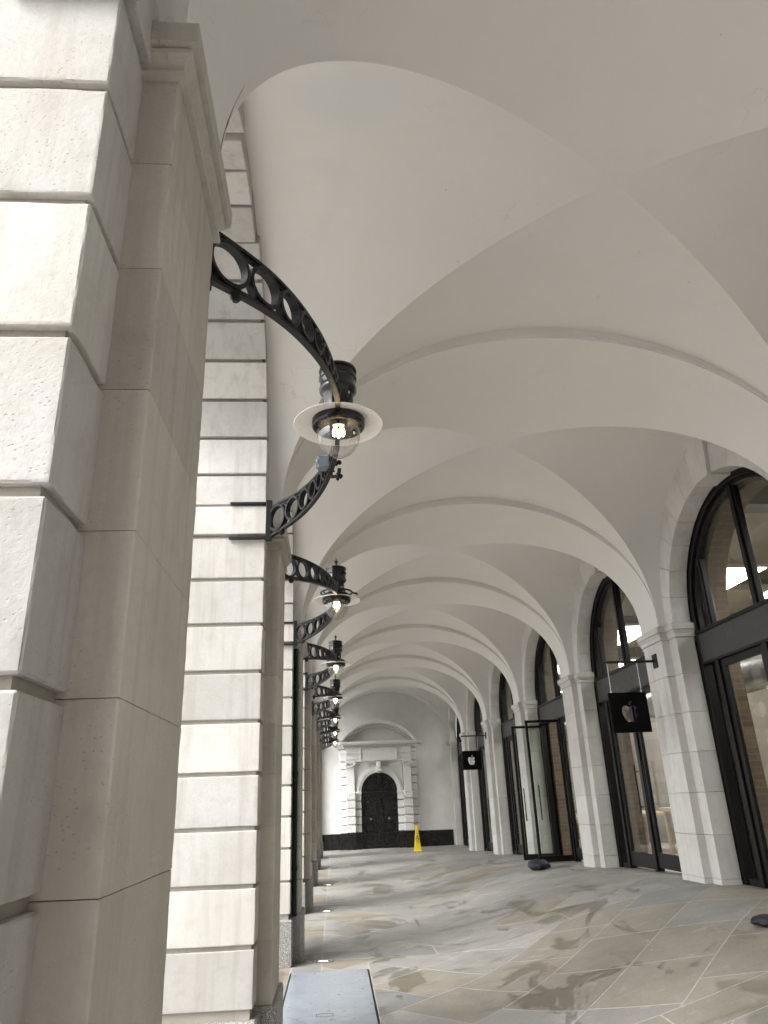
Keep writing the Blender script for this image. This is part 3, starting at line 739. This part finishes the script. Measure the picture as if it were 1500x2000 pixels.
for sgn in (-1, 1):
    X = lambda a, b: (DX-b, DX-a) if sgn < 0 else (DX+a, DX+b)
    # outer strips, rusticated pilasters, inner jambs, each stone apart
    x0, x1 = X(1.19, 1.425)
    zz = .52
    while zz < 3.35:
        z1 = min(zz+.27, 3.39)
        D('quoin', bxy(MB(), x0, x1, -.01, .06, zz+.016, z1-.016, .012), 'doorcase'); zz = z1
    D('impost', bxy(MB(), x0-.015, x1+.015, -.01, .075, 1.80, 1.88), 'doorcase')
    x0, x1 = X(.89, 1.20)
    for i in range(5):
        z0 = .54+i*.272; D('rusticated_block', bxy(MB(), x0-.008, x1+.008, -.01, .165, z0+.012, z0+.26, .012), 'vermic')
    D('pilaster', bxy(MB(), x0+.012, x1-.012, -.01, .125, .5, 2.74), 'doorcase')
    cp = MB(); bxy(cp, x0-.03, x1+.03, -.01, .155, 2.885, 2.935)
    bxy(cp, x0+.0, x1-.0, -.01, .14, 2.72, 2.75)
    xm = (x0+x1)/2
    cp.tube([(x0-.02+(x1-x0+.04)*i/12, -.14, 2.875-.11*math.sin(math.pi*i/12)) for i in range(13)], .018, 6)
    bxy(cp, x0+.01, x1-.01, -.01, .12, 2.74, 2.89)
    D('capital', cp, 'doorcase')
    for xv in (x0-.005, x1+.005): D('volute', MB().lathe([(.001, -.16), (.022, -.162), (.03, -.158), (.045, -.155), (.05, -.145), (.05, -.05)], (xv, 0, 2.85), 16, axis='y'), 'doorcase')
    x0, x1 = X(.665, .885)
    for i in range(5):
        z0 = .54+i*.262; D('jamb_stone', bxy(MB(), x0, x1, -.01, .09, z0+.014, z0+.247, .012), 'doorcase')
    D('impost', bxy(bxy(MB(), x0-.02, x1+.01, -.01, .12, 1.845, 1.90), x0-.01, x1+.005, -.01, .105, 1.80, 1.845), 'doorcase')
    # black plinths under them
    x0, x1 = X(.88, 1.215); D('plinth', bxy(bxy(MB(), x0, x1, -.01, .19, -.02, .44), x0+.01, x1-.01, -.01, .175, .44, .545), 'black_gloss')
    x0, x1 = X(.655, .88); D('plinth', bxy(MB(), x0, x1, -.01, .11, -.02, .535), 'black_gloss')
    x0, x1 = X(1.215, 1.44); D('plinth', bxy(MB(), x0, x1, -.01, .07, -.02, .53), 'black_gloss')
    # scroll carving beside the keystone
    sc_ = MB(); q = [(DX+sgn*(.12+.02*i+.02*math.sin(i*1.1)), -.065, 2.83+.05*math.sin(i*.95)) for i in range(13)]; sc_.tube(q, .012, 6)
    for i in range(4): sc_.ball((DX+sgn*(.17+.075*i), -.065, 2.835+(.025 if i % 2 else -.02)), .022, 6)
    D('carving', sc_, 'doorcase')
for r0, r1, d in ((.885, .82, .075), (.82, .745, .10), (.745, .665, .085)):
    D('archivolt', MB().band(arc(DX, DZ, r0, 0, math.pi, 32), arc(DX, DZ, r1, 0, math.pi, 32), 'y', -d, .01), 'doorcase')
sp_ = [(DX-.88, 1.9)]+arc(DX, DZ, .80, math.pi, 0, 28)+[(DX+.88, 1.9), (DX+.88, 2.95), (DX-.88, 2.95)]
D('spandrel', MB().prism(sp_, 'y', -.05, .01), 'doorcase')
ks = MB(); ks.prism([(DX-.065, 2.53), (DX+.065, 2.53), (DX+.10, 2.94), (DX-.10, 2.94)], 'y', -.17, .01)
ks.prism([(DX-.03, 2.56), (DX+.03, 2.56), (DX+.045, 2.90), (DX-.045, 2.90)], 'y', -.195, -.16)
kso = D('keystone', ks, 'doorcase', bevel=.006)
obj('scroll', MB().lathe([(.001, -.075), (.05, -.075), (.05, .075), (.001, .075)], (DX, -.175, 2.60), 16, axis='x'), 'doorcase', kso)
en = MB()
bxy(en, DX-1.21, DX+1.21, -.01, .13, 2.935, 3.02); bxy(en, DX-1.22, DX+1.22, -.01, .145, 3.02, 3.10); bxy(en, DX-1.20, DX+1.20, -.01, .12, 3.10, 3.22); bxy(en, DX-1.215, DX+1.215, -.01, .15, 3.22, 3.40)
bxy(en, DX-1.43, DX+1.43, -.01, .045, 3.05, 3.395)
D('entablature', en, 'doorcase')
pn = MB(); bxy(pn, DX-.675, DX+.675, .12, .17, 2.955, 3.405); pno = D('frieze_panel', pn, 'doorcase')
fr = MB()
bxy(fr, DX-.675, DX+.675, .17, .195, 3.375, 3.405); bxy(fr, DX-.675, DX+.675, .17, .195, 2.955, 2.985); bxy(fr, DX-.675, DX-.645, .17, .194, 2.985, 3.375); bxy(fr, DX+.645, DX+.675, .17, .194, 2.985, 3.375)
obj('border', fr, 'doorcase', pno)
cn = MB()
bxy(cn, DX-1.27, DX+1.27, -.01, .17, 3.40, 3.44); bxy(cn, DX-1.38, DX+1.38, -.01, .26, 3.515, 3.56); bxy(cn, DX-1.42, DX+1.42, -.01, .30, 3.56, 3.625)
bxy(cn, DX-1.66, DX+1.66, -.01, .12, 3.545, 3.62); bxy(cn, DX-1.50, DX+1.50, -.01, .08, 3.40, 3.545)
D('cornice', cn, 'doorcase')
dn = MB()
for i in range(44):
    xx = DX-1.29+2.58*i/43; bxy(dn, xx-.018, xx+.018, .05, .215, 3.44, 3.515, 0)
PR, PZ = 1.732, 2.648
a0 = math.acos(1.43/PR)
for i in range(46):
    a = a0+.14+(math.pi-2*a0-.28)*i/45; q = Matrix.Translation((DX+(PR-.20)*math.cos(a), 0, PZ+(PR-.20)*math.sin(a))) @ Matrix.Rotation(-(a-math.pi/2), 4, 'Y')
    dn.box(-.016, .016, -.20, -.03, -.035, .035, 0, q)
tag(D('dentils', dn, 'doorcase'), kind='stuff')
for r0, r1, d in ((PR, PR-.055, .30), (PR-.055, PR-.11, .26), (PR-.11, PR-.165, .17)):
    D('pediment_moulding', MB().band(arc(DX, PZ, r0, a0, math.pi-a0, 36), arc(DX, PZ, r1, a0, math.pi-a0, 36), 'y', -d, .01), 'doorcase')
ty = arc(DX, PZ, PR-.14, a0+.05, math.pi-a0-.05, 30); D('tympanum', MB().prism(ty, 'y', -.05, .01), 'doorcase')
# the black door
bd = MB().prism([(DX-.665, 0), (DX+.665, 0)]+arc(DX, DZ, .665, 0, math.pi, 30), 'y', -.012, .012)
back = D('door_back', bd, 'black_gloss')
for sgn in (-1, 1):
    X = lambda a, b: (DX-b, DX-a) if sgn < 0 else (DX+a, DX+b)
    df = MB()
    for a, b_, z0, z1 in ((.005, .10, .03, 1.82), (.55, .655, .03, 1.82), (.10, .55, .03, .12), (.10, .55, .42, .52), (.10, .55, .86, 1.04), (.10, .55, 1.72, 1.82)):
        x0, x1 = X(a, b_); bxy(df, x0, x1, .0, .04, z0, z1, .006)
    leaf = D('door_leaf', df, 'black_gloss')
    for z0, z1 in ((.16, .38), (.56, .82), (1.08, 1.68)):
        x0, x1 = X(.16, .50); pf = MB(); bxy(pf, x0, x1, 0, .028, z0, z1, .02)
        pp = obj('door_panel', pf, 'black_gloss', leaf)
    x0, x1 = X(.325, .335)
    obj('door_knob', MB().ball(((x0+x1)/2, -.075, .97), .028, 8).lathe([(.04, -.04), (.04, -.048), (.012, -.05), (.012, -.07)], ((x0+x1)/2, 0, .97), 14, axis='y'), 'stainless', leaf)
    ro = MB(); cx_ = (x0+x1)/2
    for i in range(12):
        a = 2*math.pi*i/12; ro.tube([(cx_+.025*math.cos(a), -.03, .69+.025*math.sin(a)), (cx_+.09*math.cos(a), -.034, .69+.09*math.sin(a))], [.006, .014], 6)
    ro.ball((cx_, -.03, .69), .022, 6); obj('rosette', ro, 'black_gloss', leaf)
    st = MB()
    for i in range(17):
        zz = .10+1.66*i/16
        for a in (.035, .07, .60):
            xx = X(a, a)[0]; st.ball((xx, -.04, zz), .009, 4)
    tag(obj('studs', st, 'iron', leaf), kind='stuff')
    # fan panel over the leaf
    fp = arc(DX, DZ+.04, .50, 0 if sgn > 0 else math.pi, math.pi/2, 12)
    fo = [(DX+sgn*.07, DZ+.04)]+[p for p in fp if abs(p[0]-DX) > .07]
    D('fan_panel', MB().prism(fo, 'y', -.022, .0), 'black_gloss', bevel=.012)
    rb = MB()
    for i in range(1, 6):
        a = math.pi/2*i/6; rb.tube([(DX+sgn*(.09+.02*math.cos(a)), -.026, DZ+.06+.02*math.sin(a)), (DX+sgn*(.09+.30*math.cos(a)), -.026, DZ+.06+.30*math.sin(a))], [.005, .012], 6)
    D('fan_carving', rb, 'black_gloss')
D('transom_bar', bxy(MB(), DX-.66, DX+.66, 0, .06, 1.82, 1.90, .01), 'black_gloss')
D('door_arch_rim', MB().band(arc(DX, DZ, .664, 0, math.pi, 30), arc(DX, DZ, .57, 0, math.pi, 30), 'y', -.04, .0), 'black_gloss')
D('centre_stile', bxy(MB(), DX-.06, DX+.06, 0, .05, 1.90, 2.50, .006), 'black_gloss')

# ------------------------------------------------------------------ lamps on bowed brackets
dyT = [0, .32, .54, .74, .97, 1.14, 1.24, 1.33, 1.425]; dxT = [.505, .497, .462, .412, .322, .23, .155, .075, -.01]
def armx(d):
    d = abs(d)
    for i in range(len(dyT)-1):
        if d <= dyT[i+1]:
            t = (d-dyT[i])/(dyT[i+1]-dyT[i])
            p0 = dxT[max(0, i-1)] if i > 0 else dxT[1]; p1, p2 = dxT[i], dxT[i+1]; p3 = dxT[min(len(dxT)-1, i+2)]
            return p1+(p2-p1)*t
    return dxT[-1]
X0 = XO+.028
path = []                       # smoothed plan curve, from the lamp out to the pier
N_ = 120
raw = [(X0+armx(1.42*i/N_), 1.42*i/N_) for i in range(N_+1)]
for _ in range(60):
    raw = [raw[0] if i == 0 else raw[-1] if i == N_ else ((raw[i-1][0]+2*raw[i][0]+raw[i+1][0])/4, (raw[i-1][1]+2*raw[i][1]+raw[i+1][1])/4) for i in range(N_+1)]
sl_ = [0.]
for i in range(N_): sl_.append(sl_[-1]+math.dist(raw[i], raw[i+1]))
LEN = sl_[-1]
def at(s):
    s = max(0, min(LEN, s))
    for i in range(N_):
        if s <= sl_[i+1]+1e-9:
            t = (s-sl_[i])/max(1e-9, sl_[i+1]-sl_[i]); p = Vector((raw[i][0]+(raw[i+1][0]-raw[i][0])*t, raw[i][1]+(raw[i+1][1]-raw[i][1])*t))
            d = Vector((raw[i+1][0]-raw[i][0], raw[i+1][1]-raw[i][1])).normalized(); return p, d
ZT = 3.66
def zlo(s): return 3.604-.196*(s/LEN)**1.0
def ribbon(m, zf0, zf1, th, s0, s1, n=48):
    """flat bar following the plan curve between two heights"""
    vs = []
    for i in range(n+1):
        s = s0+(s1-s0)*i/n; p, d = at(s); nrm = Vector((-d.y, d.x))
        for sg in (-1, 1):
            q = p+nrm*sg*th/2
            vs += [(q.x, q.y, zf0(s)), (q.x, q.y, zf1(s))]
    fs = []
    for i in range(n):
        a = i*4; b_ = a+4
        fs += [(a, a+1, b_+1, b_), (a+2, b_+2, b_+3, a+3), (a+1, a+3, b_+3, b_+1), (a, b_, b_+2, a+2)]
    fs += [(0, 2, 3, 1), (n*4, n*4+1, n*4+3, n*4+2)]
    m.add(vs, fs, True)
arm = MB(); S0 = .10
ribbon(arm, lambda s: ZT-.016, lambda s: ZT, .028, S0, LEN)
ribbon(arm, lambda s: zlo(s), lambda s: zlo(s)+.016, .028, S0, LEN)
ribbon(arm, lambda s: ZT-.035, lambda s: ZT-.016, .012, S0, LEN)
ribbon(arm, lambda s: zlo(s)+.016, lambda s: zlo(s)+.030, .012, S0, LEN)
armme = arm.mesh('bracket_arm', angle=35)
rings = []; s = LEN-.012
while s > S0+.10:
    h = (ZT-.016)-(zlo(s)+.016); r_ = h/2
    h = (ZT-.016)-(zlo(s-r_)+.016); r_ = h/2; sc0 = s-r_
    rings.append((sc0, r_)); s = sc0-r_-.001
ringms = []
for sc0, r_ in rings:
    m = MB(); n = 28; p, d = at(sc0); zc_ = (ZT-.016+zlo(sc0)+.016)/2; wd = .013+.004*r_/.1; vs = []
    for i in range(n):
        a = 2*math.pi*i/n
        for rr, tt in ((r_, -.019), (r_, .019), (r_-wd, .019), (r_-wd, -.019)):
            pp, dd = at(sc0+rr*math.cos(a)); nr = Vector((-dd.y, dd.x)); q = pp+nr*tt; vs.append((q.x, q.y, zc_+rr*math.sin(a)))
    m.add(vs, [(i*4+j, ((i+1) % n)*4+j, ((i+1) % n)*4+(j+1) % 4, i*4+(j+1) % 4) for i in range(n) for j in range(4)], True)
    ringms.append(m.mesh('ring', angle=35))
pl = MB().box(XO+.006, XO+.05, 1.372, 1.415, 3.385, 3.70, .004)      # upright plate at the impost block corner
pl.box(XO-.26, XO+.05, 1.385, 1.412, 3.672, 3.692, .003).box(XO-.26, XO+.05, 1.385, 1.412, 3.400, 3.420, .003)
_p, _d = at(LEN-.16); pl.tube([(_p.x, _p.y, zlo(LEN-.16)+.004), (_p.x, _p.y, zlo(LEN-.16)-.018), (_p.x, _p.y, zlo(LEN-.16)-.03)], [.026, .022, .012], 8)
plme = pl.mesh('fixing_plate')
def mirror(me):
    m2 = me.copy()
    for v_ in m2.vertices: v_.co.y = -v_.co.y
    m2.flip_normals(); return m2
armme2, ringms2, plme2 = mirror(armme), [mirror(m) for m in ringms], mirror(plme)
XLAMP = raw[0][0]
# lamp body, turned about the lamp axis; heights from the shade rim
cowl = MB().lathe([(0.0011, 0.3660), (0.0382, 0.3716), (0.0927, 0.3660), (0.1068, 0.3570), (0.1090, 0.3414), (0.1003, 0.3369), (0.1003, 0.3167), (0.1079, 0.3100), (0.1090, 0.2898), (0.1025, 0.2831), (0.1025, 0.2361), (0.1079, 0.2271), (0.1057, 0.2092), (0.0916, 0.1958), (0.0861, 0.1890), (0.0861, 0.1062), (0.0860, 0.0972), (0.1000, 0.0838), (0.1350, 0.0658), (0.1480, 0.0500), (0.1520, 0.0380), (0.1480, 0.0300), (0.0010, 0.0300)], n=40).mesh('cowl')
shade = MB().lathe([(.135, .034), (.165, .030), (.215, .014), (.250, 0), (.253, -.003), (.250, -.006), (.212, .006), (.165, .020), (.135, .024)], n=48, closed=True).mesh('shade')
collar = MB().lathe([(.150, .026), (.150, -.012), (.143, -.022), (.128, -.024), (.122, -.018), (.122, .024)], n=40, closed=True).mesh('collar')
refl = MB().lathe([(.122, .016), (.055, .020), (.05, .012), (.048, -.006), (.001, -.008)], n=32).mesh('reflector')
burner = MB().lathe([(.050, .018), (.052, -.012), (.046, -.018), (.02, -.018)], n=20).mesh('burner')
globep = [(.119, -.014), (.122, -.045), (.121, -.08), (.112, -.118), (.095, -.15), (.07, -.178), (.04, -.197), (.018, -.204), (.001, -.206)]
globem = MB().lathe(globep, n=40).mesh('globe', recalc=False)
bulbs = MB()
for i in range(5):
    a = 2*math.pi*i/5+.3; bulbs.lathe([(.001, -.072), (.007, -.070), (.010, -.062), (.010, -.04), (.007, -.028), (.004, -.018)], (.026*math.cos(a), .026*math.sin(a), 0), 10)
bulbme = bulbs.mesh('bulb_cluster')
FZ = .036
fin = MB().ball((0, 0, .395), .021, 8).lathe([(.03, .332), (.022, .345), (.010, .352), (.010, .378)], n=14).ball((0, 0, .424), .008, 6).mesh('finial')
stem = MB().box(-.012, .012, -.105, .105, .045, .062, .003).tube([(0, -.12, .05), (0, -.12, .10)], .012, 8).tube([(0, .12, .05), (0, .12, .10)], .012, 8).mesh('yoke')
ZL = 3.578
for kb in range(-1, 7):
    if kb < 0: lab = 'black bracket lamp overhead, only its wall strap in view at top left'
    elif kb == 0: lab = 'nearest and largest hanging globe lamp with a grey junction box on its bracket'
    elif kb == 1: lab = 'second globe lamp from the camera, with a pipe ring above its shade'
    else: lab = '%s globe lamp from the camera along the left piers' % ORD[kb]
    L = thing('street_lamp', lab, 'lamp', (0, BC(kb), 0), 'globe lamps on bowed brackets')
    for am, rm, pm in ((armme, ringms, plme), (armme2, ringms2, plme2)):
        a_ = obj('bracket_arm', am, 'iron', L)
        for m in rm: obj('ring', m, 'iron', a_)
        obj('fixing_plate', pm, 'iron', a_)
    lo = (XLAMP, 0, ZL)
    obj('cowl', cowl, 'lamp_black', L, lo); obj('shade', shade, 'enamel', L, lo); cl = obj('collar', collar, 'lamp_black', L, lo)
    obj('reflector', refl, 'brass', L, lo); obj('burner', burner, 'lamp_black', L, lo)
    obj('globe', globem, 'globe', L, lo); obj('bulb_cluster', bulbme, 'bulb', L, lo)
    if kb != 0: obj('finial', fin, 'lamp_black', L, (lo[0], lo[1], lo[2]+FZ)); obj('yoke', stem, 'iron', L, lo)
    if kb == 1:
        pr_ = MB(); pr_.tube([(.165*math.cos(2*math.pi*i/32), .165*math.sin(2*math.pi*i/32), .085) for i in range(32)], .010, 8, True)
        pr_.tube([(.165, 0, .085), (.21, 0, .075), (.225, 0, .06)], .010, 8)
        for i in range(4):
            a = math.pi/2*i+.6; pr_.tube([(.165*math.cos(a), .165*math.sin(a), .085), (.14*math.cos(a), .14*math.sin(a), .05)], .007, 6)
        obj('pipe_ring', pr_, 'iron', L, lo)
    if kb == 0:
        jb = MB(); p, d = at(.55)
        jb.box(-.042, .035, -.034, .036, -.043, .043, .007)
        j = obj('junction_box', jb, 'box_grey', L, (p.x-.04, p.y, 3.60))
        tag(j, 'grey junction box')
        obj('lid', MB().lathe([(.001, -.052), (.033, -.052), (.037, -.047), (.037, -.038)], (0, 0, 0), 20, axis='x'), 'box_grey', j)
        cb_ = MB(); q0 = Vector((p.x+.03, p.y, 3.60))
        for i in range(13):
            a = i/12; cb_.ball((q0.x+.035*math.sin(a*9), q0.y+.03*math.cos(a*7), q0.z+.03-.13*a), .011+.005*math.sin(i*2.1), 6)
        cb_.tube([(p.x-.02, p.y+.02, 3.56), (p.x+.01, p.y+.03, 3.52), (p.x+.05, p.y, 3.51), (p.x+.055, p.y-.03, 3.55)], .013, 8)
        obj('cable_glands', cb_, 'iron', L)

# ------------------------------------------------------------------ hanging signs
def catmull(pts, n=8):
    out = []; m = len(pts)
    for i in range(m):
        p0, p1, p2, p3 = [Vector(pts[(i+q) % m]) for q in (-1, 0, 1, 2)]
        for j in range(n):
            t = j/n; out.append(.5*((2*p1)+(p2-p0)*t+(2*p0-5*p1+4*p2-p3)*t*t+(3*p1-p0-3*p2+p3)*t**3))
    return out
bodyp = [(0, .575), (.16, .665), (.33, .70), (.52, .64), (.66, .47), (.71, .2), (.64, -.12), (.50, -.43), (.35, -.63), (.21, -.70), (.09, -.665), (0, -.645), (-.09, -.665), (-.21, -.70), (-.36, -.62), (-.52, -.40), (-.65, -.08), (-.70, .22), (-.64, .48), (-.49, .65), (-.31, .70), (-.15, .665)]
body = catmull(bodyp)
bc = Vector((.80, .20)); br_ = .295
ins = [(p-bc).length < br_ for p in body]; st_ = next(i for i in range(len(body)) if ins[i] and not ins[i-1]); en_ = next(i for i in range(st_, len(body)) if not ins[i])
pa, pb = body[st_-1], body[en_]
aa, ab = math.atan2(pa.y-bc.y, pa.x-bc.x) % (2*math.pi), math.atan2(pb.y-bc.y, pb.x-bc.x) % (2*math.pi)
bite = [bc+Vector((math.cos(aa+(ab-aa)*i/14), math.sin(aa+(ab-aa)*i/14)))*br_ for i in range(15)]
body = body[:st_]+bite+body[en_:]
leafp = catmull([(-.01, .72), (.0, .86), (.08, 1.0), (.24, 1.10), (.25, .98), (.19, .85), (.09, .75)], 5)
def sign_mesh(hw, sc_, th):
    cu = bpy.data.curves.new('sign_plate', 'CURVE'); cu.dimensions = '2D'; cu.fill_mode = 'BOTH'; cu.extrude = th/2
    for pts in ([(-hw, -hw), (hw, -hw), (hw, hw), (-hw, hw)], [(p.x*sc_, (p.y-.12)*sc_) for p in body], [(p.x*sc_, (p.y-.12)*sc_) for p in leafp]):
        sp = cu.splines.new('POLY'); sp.points.add(len(pts)-1); sp.use_cyclic_u = True
        for q, p in zip(sp.points, pts): q.co = (p[0], p[1], 0, 1)
    o = bpy.data.objects.new('tmp', cu); col.objects.link(o); dg = bpy.context.evaluated_depsgraph_get()
    me = bpy.data.meshes.new_from_object(o.evaluated_get(dg)); bpy.data.objects.remove(o); return me
sme = sign_mesh(.25, .148, .03); sme.name = 'sign_plate'; sme.materials.clear()
for kb, lab in ((2, 'nearer square black hanging sign with apple shaped cut-out and bite'), (5, 'farther square black hanging sign with apple shaped cut-out')):
    L = thing('hanging_sign', lab, 'sign', (XRI, PC(kb), 2.53), 'hanging signs on the shop piers')
    obj('sign_plate', sme, 'sign', L, (-.46, -.02, 0), (R(90), 0, 0))
    obj('arm', MB().box(-.72, -.01, -.035, -.005, .63, .66, .004), 'iron', L)
    obj('mounting_plate', MB().box(-.016, .0, -.085, .045, .555, .735, .003), 'iron', L)
    for xx in (-.665, -.26): obj('cable', MB().tube([(xx, -.02, .635), (xx, -.02, .245)], .005, 8).tube([(xx, -.02, .27), (xx, -.02, .245)], .010, 8), 'stainless', L)

# ------------------------------------------------------------------ floor fittings
for kb in range(1, 7):
    yy = PC(kb)-.31; xx = -.135
    L = thing('floor_uplight', 'small recessed floor light beside the %s left pier from the camera' % ORD[kb], 'floor light', (xx, yy, .004), 'recessed floor lights')
    obj('frame', MB().box(-.10, .10, -.045, -.030, -.03, .006, .001).box(-.10, .10, .030, .045, -.03, .006, .001).box(-.10, -.085, -.03, .03, -.03, .006, .001).box(.085, .10, -.03, .03, -.03, .006, .001), 'stainless', L)
    obj('lens', MB().box(-.085, .085, -.03, .03, -.03, .002), 'box_grey', L)
    obj('lamp_strip', MB().box(-.05, .045, -.010, .010, .0022, .0035), 'uplight', L)
    li = bpy.data.lights.new('uplight_beam', 'SPOT'); li.energy = 9; li.color = (1, .66, .28); li.spot_size = R(75); li.spot_blend = .8; li.shadow_soft_size = .03
    lo_ = bpy.data.objects.new('uplight_beam', li); col.objects.link(lo_); lo_.parent = L; lo_.location = (-.03, .0, .02); lo_.rotation_euler = (R(180+12), R(18), 0)
hx0, hx1, hy0, hy1 = HATCH
ht = thing('access_hatch', 'pale blue grey steel access hatch set in the floor by the second pier', 'hatch', ((hx0+hx1)/2, (hy0+hy1)/2, 0))
lx, ly = (hx1-hx0)/2, (hy1-hy0)/2; sp0 = 6.83-(hy0+hy1)/2
pm_ = MB(); pm_.box(-lx+.012, lx-.012, sp0+.006, ly-.012, -.02, .010, .003); obj('cover_plate', pm_, 'steel', ht)
pm_ = MB(); pm_.box(-lx+.012, lx-.012, -ly+.012, sp0-.006, -.02, .010, .003); obj('cover_plate', pm_, 'steel', ht)
fm = MB(); fm.box(-lx, -lx+.010, -ly, ly, -.02, .006).box(lx-.010, lx, -ly, ly, -.02, .006).box(-lx+.01, lx-.01, ly-.010, ly, -.02, .006).box(-lx+.01, lx-.01, -ly, -ly+.01, -.02, .006); obj('rim', fm, 'iron', ht)
hd = MB(); hd.box(-.10, .04, sp0+.02, sp0+.025, .010, .0115).box(-.10, .04, sp0+.10, sp0+.105, .010, .0115).box(-.10, -.095, sp0+.025, sp0+.10, .010, .0115).box(.035, .04, sp0+.025, sp0+.10, .010, .0115); obj('lifting_handle', hd, 'iron', ht)
bo = MB()
for i in range(7):
    for j in range(12): bo.lathe([(.001, .0112), (.004, .0112), (.005, .010)], (-lx+.06+i*(2*lx-.12)/6, sp0+.10+j*(ly-sp0-.16)/11, 0), 8)
tag(obj('rivets', bo, 'box_grey', ht), kind='stuff')

dpz = MB().tube([(0, 0, .45), (0, 0, 3.39)], .027, 12)
for z_ in (.9, 1.9, 2.9): dpz.tube([(0, 0, z_), (0, 0, z_+.05)], .034, 12)
tag(obj('downpipe', dpz, 'iron', None, (XO+.034, PC(2)-INN-.036, 0)), 'thin black downpipe in the inner corner of the third left pier', 'pipe')
# ------------------------------------------------------------------ caution cone
cx_, cy_ = 2.70, 25.75
cz_ = F(cx_, cy_)
cn_ = thing('caution_cone', 'yellow plastic wet floor cone standing near the far doorway', 'cone', (cx_, cy_, cz_)); cn_.scale = (.8, .8, .88)
cb2 = MB()
lv = [(.20, 0), (.20, .03), (.165, .045), (.055, .86), (.05, .90), (.02, .915)]
vs = []
for r_, z_ in lv: vs += [(-r_*.82, -r_*.82, z_), (r_*.82, -r_*.82, z_), (r_*.82, r_*.82, z_), (-r_*.82, r_*.82, z_)]
fs = [(0, 1, 2, 3), tuple(4*(len(lv)-1)+q for q in (3, 2, 1, 0))]+[(i*4+j, i*4+(j+1) % 4, (i+1)*4+(j+1) % 4, (i+1)*4+j) for i in range(len(lv)-1) for j in range(4)]
cb2.add(vs, fs); cbo = obj('cone_body', cb2, 'yellow', cn_, bevel=.008)
def face_y(z): return -(.165+(.055-.165)*(z-.045)/(.86-.045))*.82-.004
slope = math.atan2(.11*.82, .815)
tri = MB(); zt_ = .45
def tp(x, z): return (x, face_y(z), z)
def bar(m, a, b_, wd):
    m.tube([tp(*a), tp(*b_)], wd, 6)
bar(tri, (-.065, .44), (.065, .44), .006); bar(tri, (-.065, .44), (0, .55), .006); bar(tri, (.065, .44), (0, .55), .006); bar(tri, (-.02, .465), (.01, .51), .008); bar(tri, (.01, .51), (.03, .47), .006)
obj('warning_triangle', tri, 'black_ink', cbo)
def text_mesh(s, size):
    fc = bpy.data.curves.new('txt', 'FONT'); fc.body = s; fc.size = size; fc.align_x = 'CENTER'; fc.extrude = .001
    o = bpy.data.objects.new('tmp', fc); col.objects.link(o); dg = bpy.context.evaluated_depsgraph_get()
    me = bpy.data.meshes.new_from_object(o.evaluated_get(dg)); bpy.data.objects.remove(o); me.materials.clear(); return me
for s_t, z_, sz in (('CAUTION', .385, .042), ('WET', .345, .042), ('FLOOR', .305, .042), ('CAUTION', .60, .032)):
    o = obj('lettering', text_mesh(s_t, sz), 'black_ink', cbo, (0, face_y(z_)-.002, z_), (R(90)-slope, 0, 0))

# ------------------------------------------------------------------ dark bag by the open door
bx_, by_ = 3.62, 14.0
bg_ = MB(); n, m = 24, 12; vs = []
for i in range(m+1):
    ph = math.pi*i/m
    for j in range(n):
        th = 2*math.pi*j/n; q = Vector((math.cos(th)*math.sin(ph), math.sin(th)*math.sin(ph), math.cos(ph)))
        rr = 1+.16*noise.noise(q*2.3)+.06*noise.noise(q*6)
        vs.append((q.x*.19*rr, q.y*.27*rr, max(0, .085+q.z*.10*rr)))
bg_.add(vs, [(i*n+j, i*n+(j+1) % n, (i+1)*n+(j+1) % n, (i+1)*n+j) for i in range(m) for j in range(n)], True)
bag = tag(obj('bag', bg_, 'dark_bag', None, (bx_, by_, F(bx_, by_)-.012)), 'small dark bag slumped on the floor beside the open shop door', 'bag')
bag2 = bag.copy(); col.objects.link(bag2); bag2.location = (3.66, 6.70, F(3.66, 6.70)-.012); bag2.rotation_euler = (0, 0, R(70)); bag2.scale = (.55, .55, .5)
bag2['label'] = 'dark low lump on the floor cut by the right edge of the view'
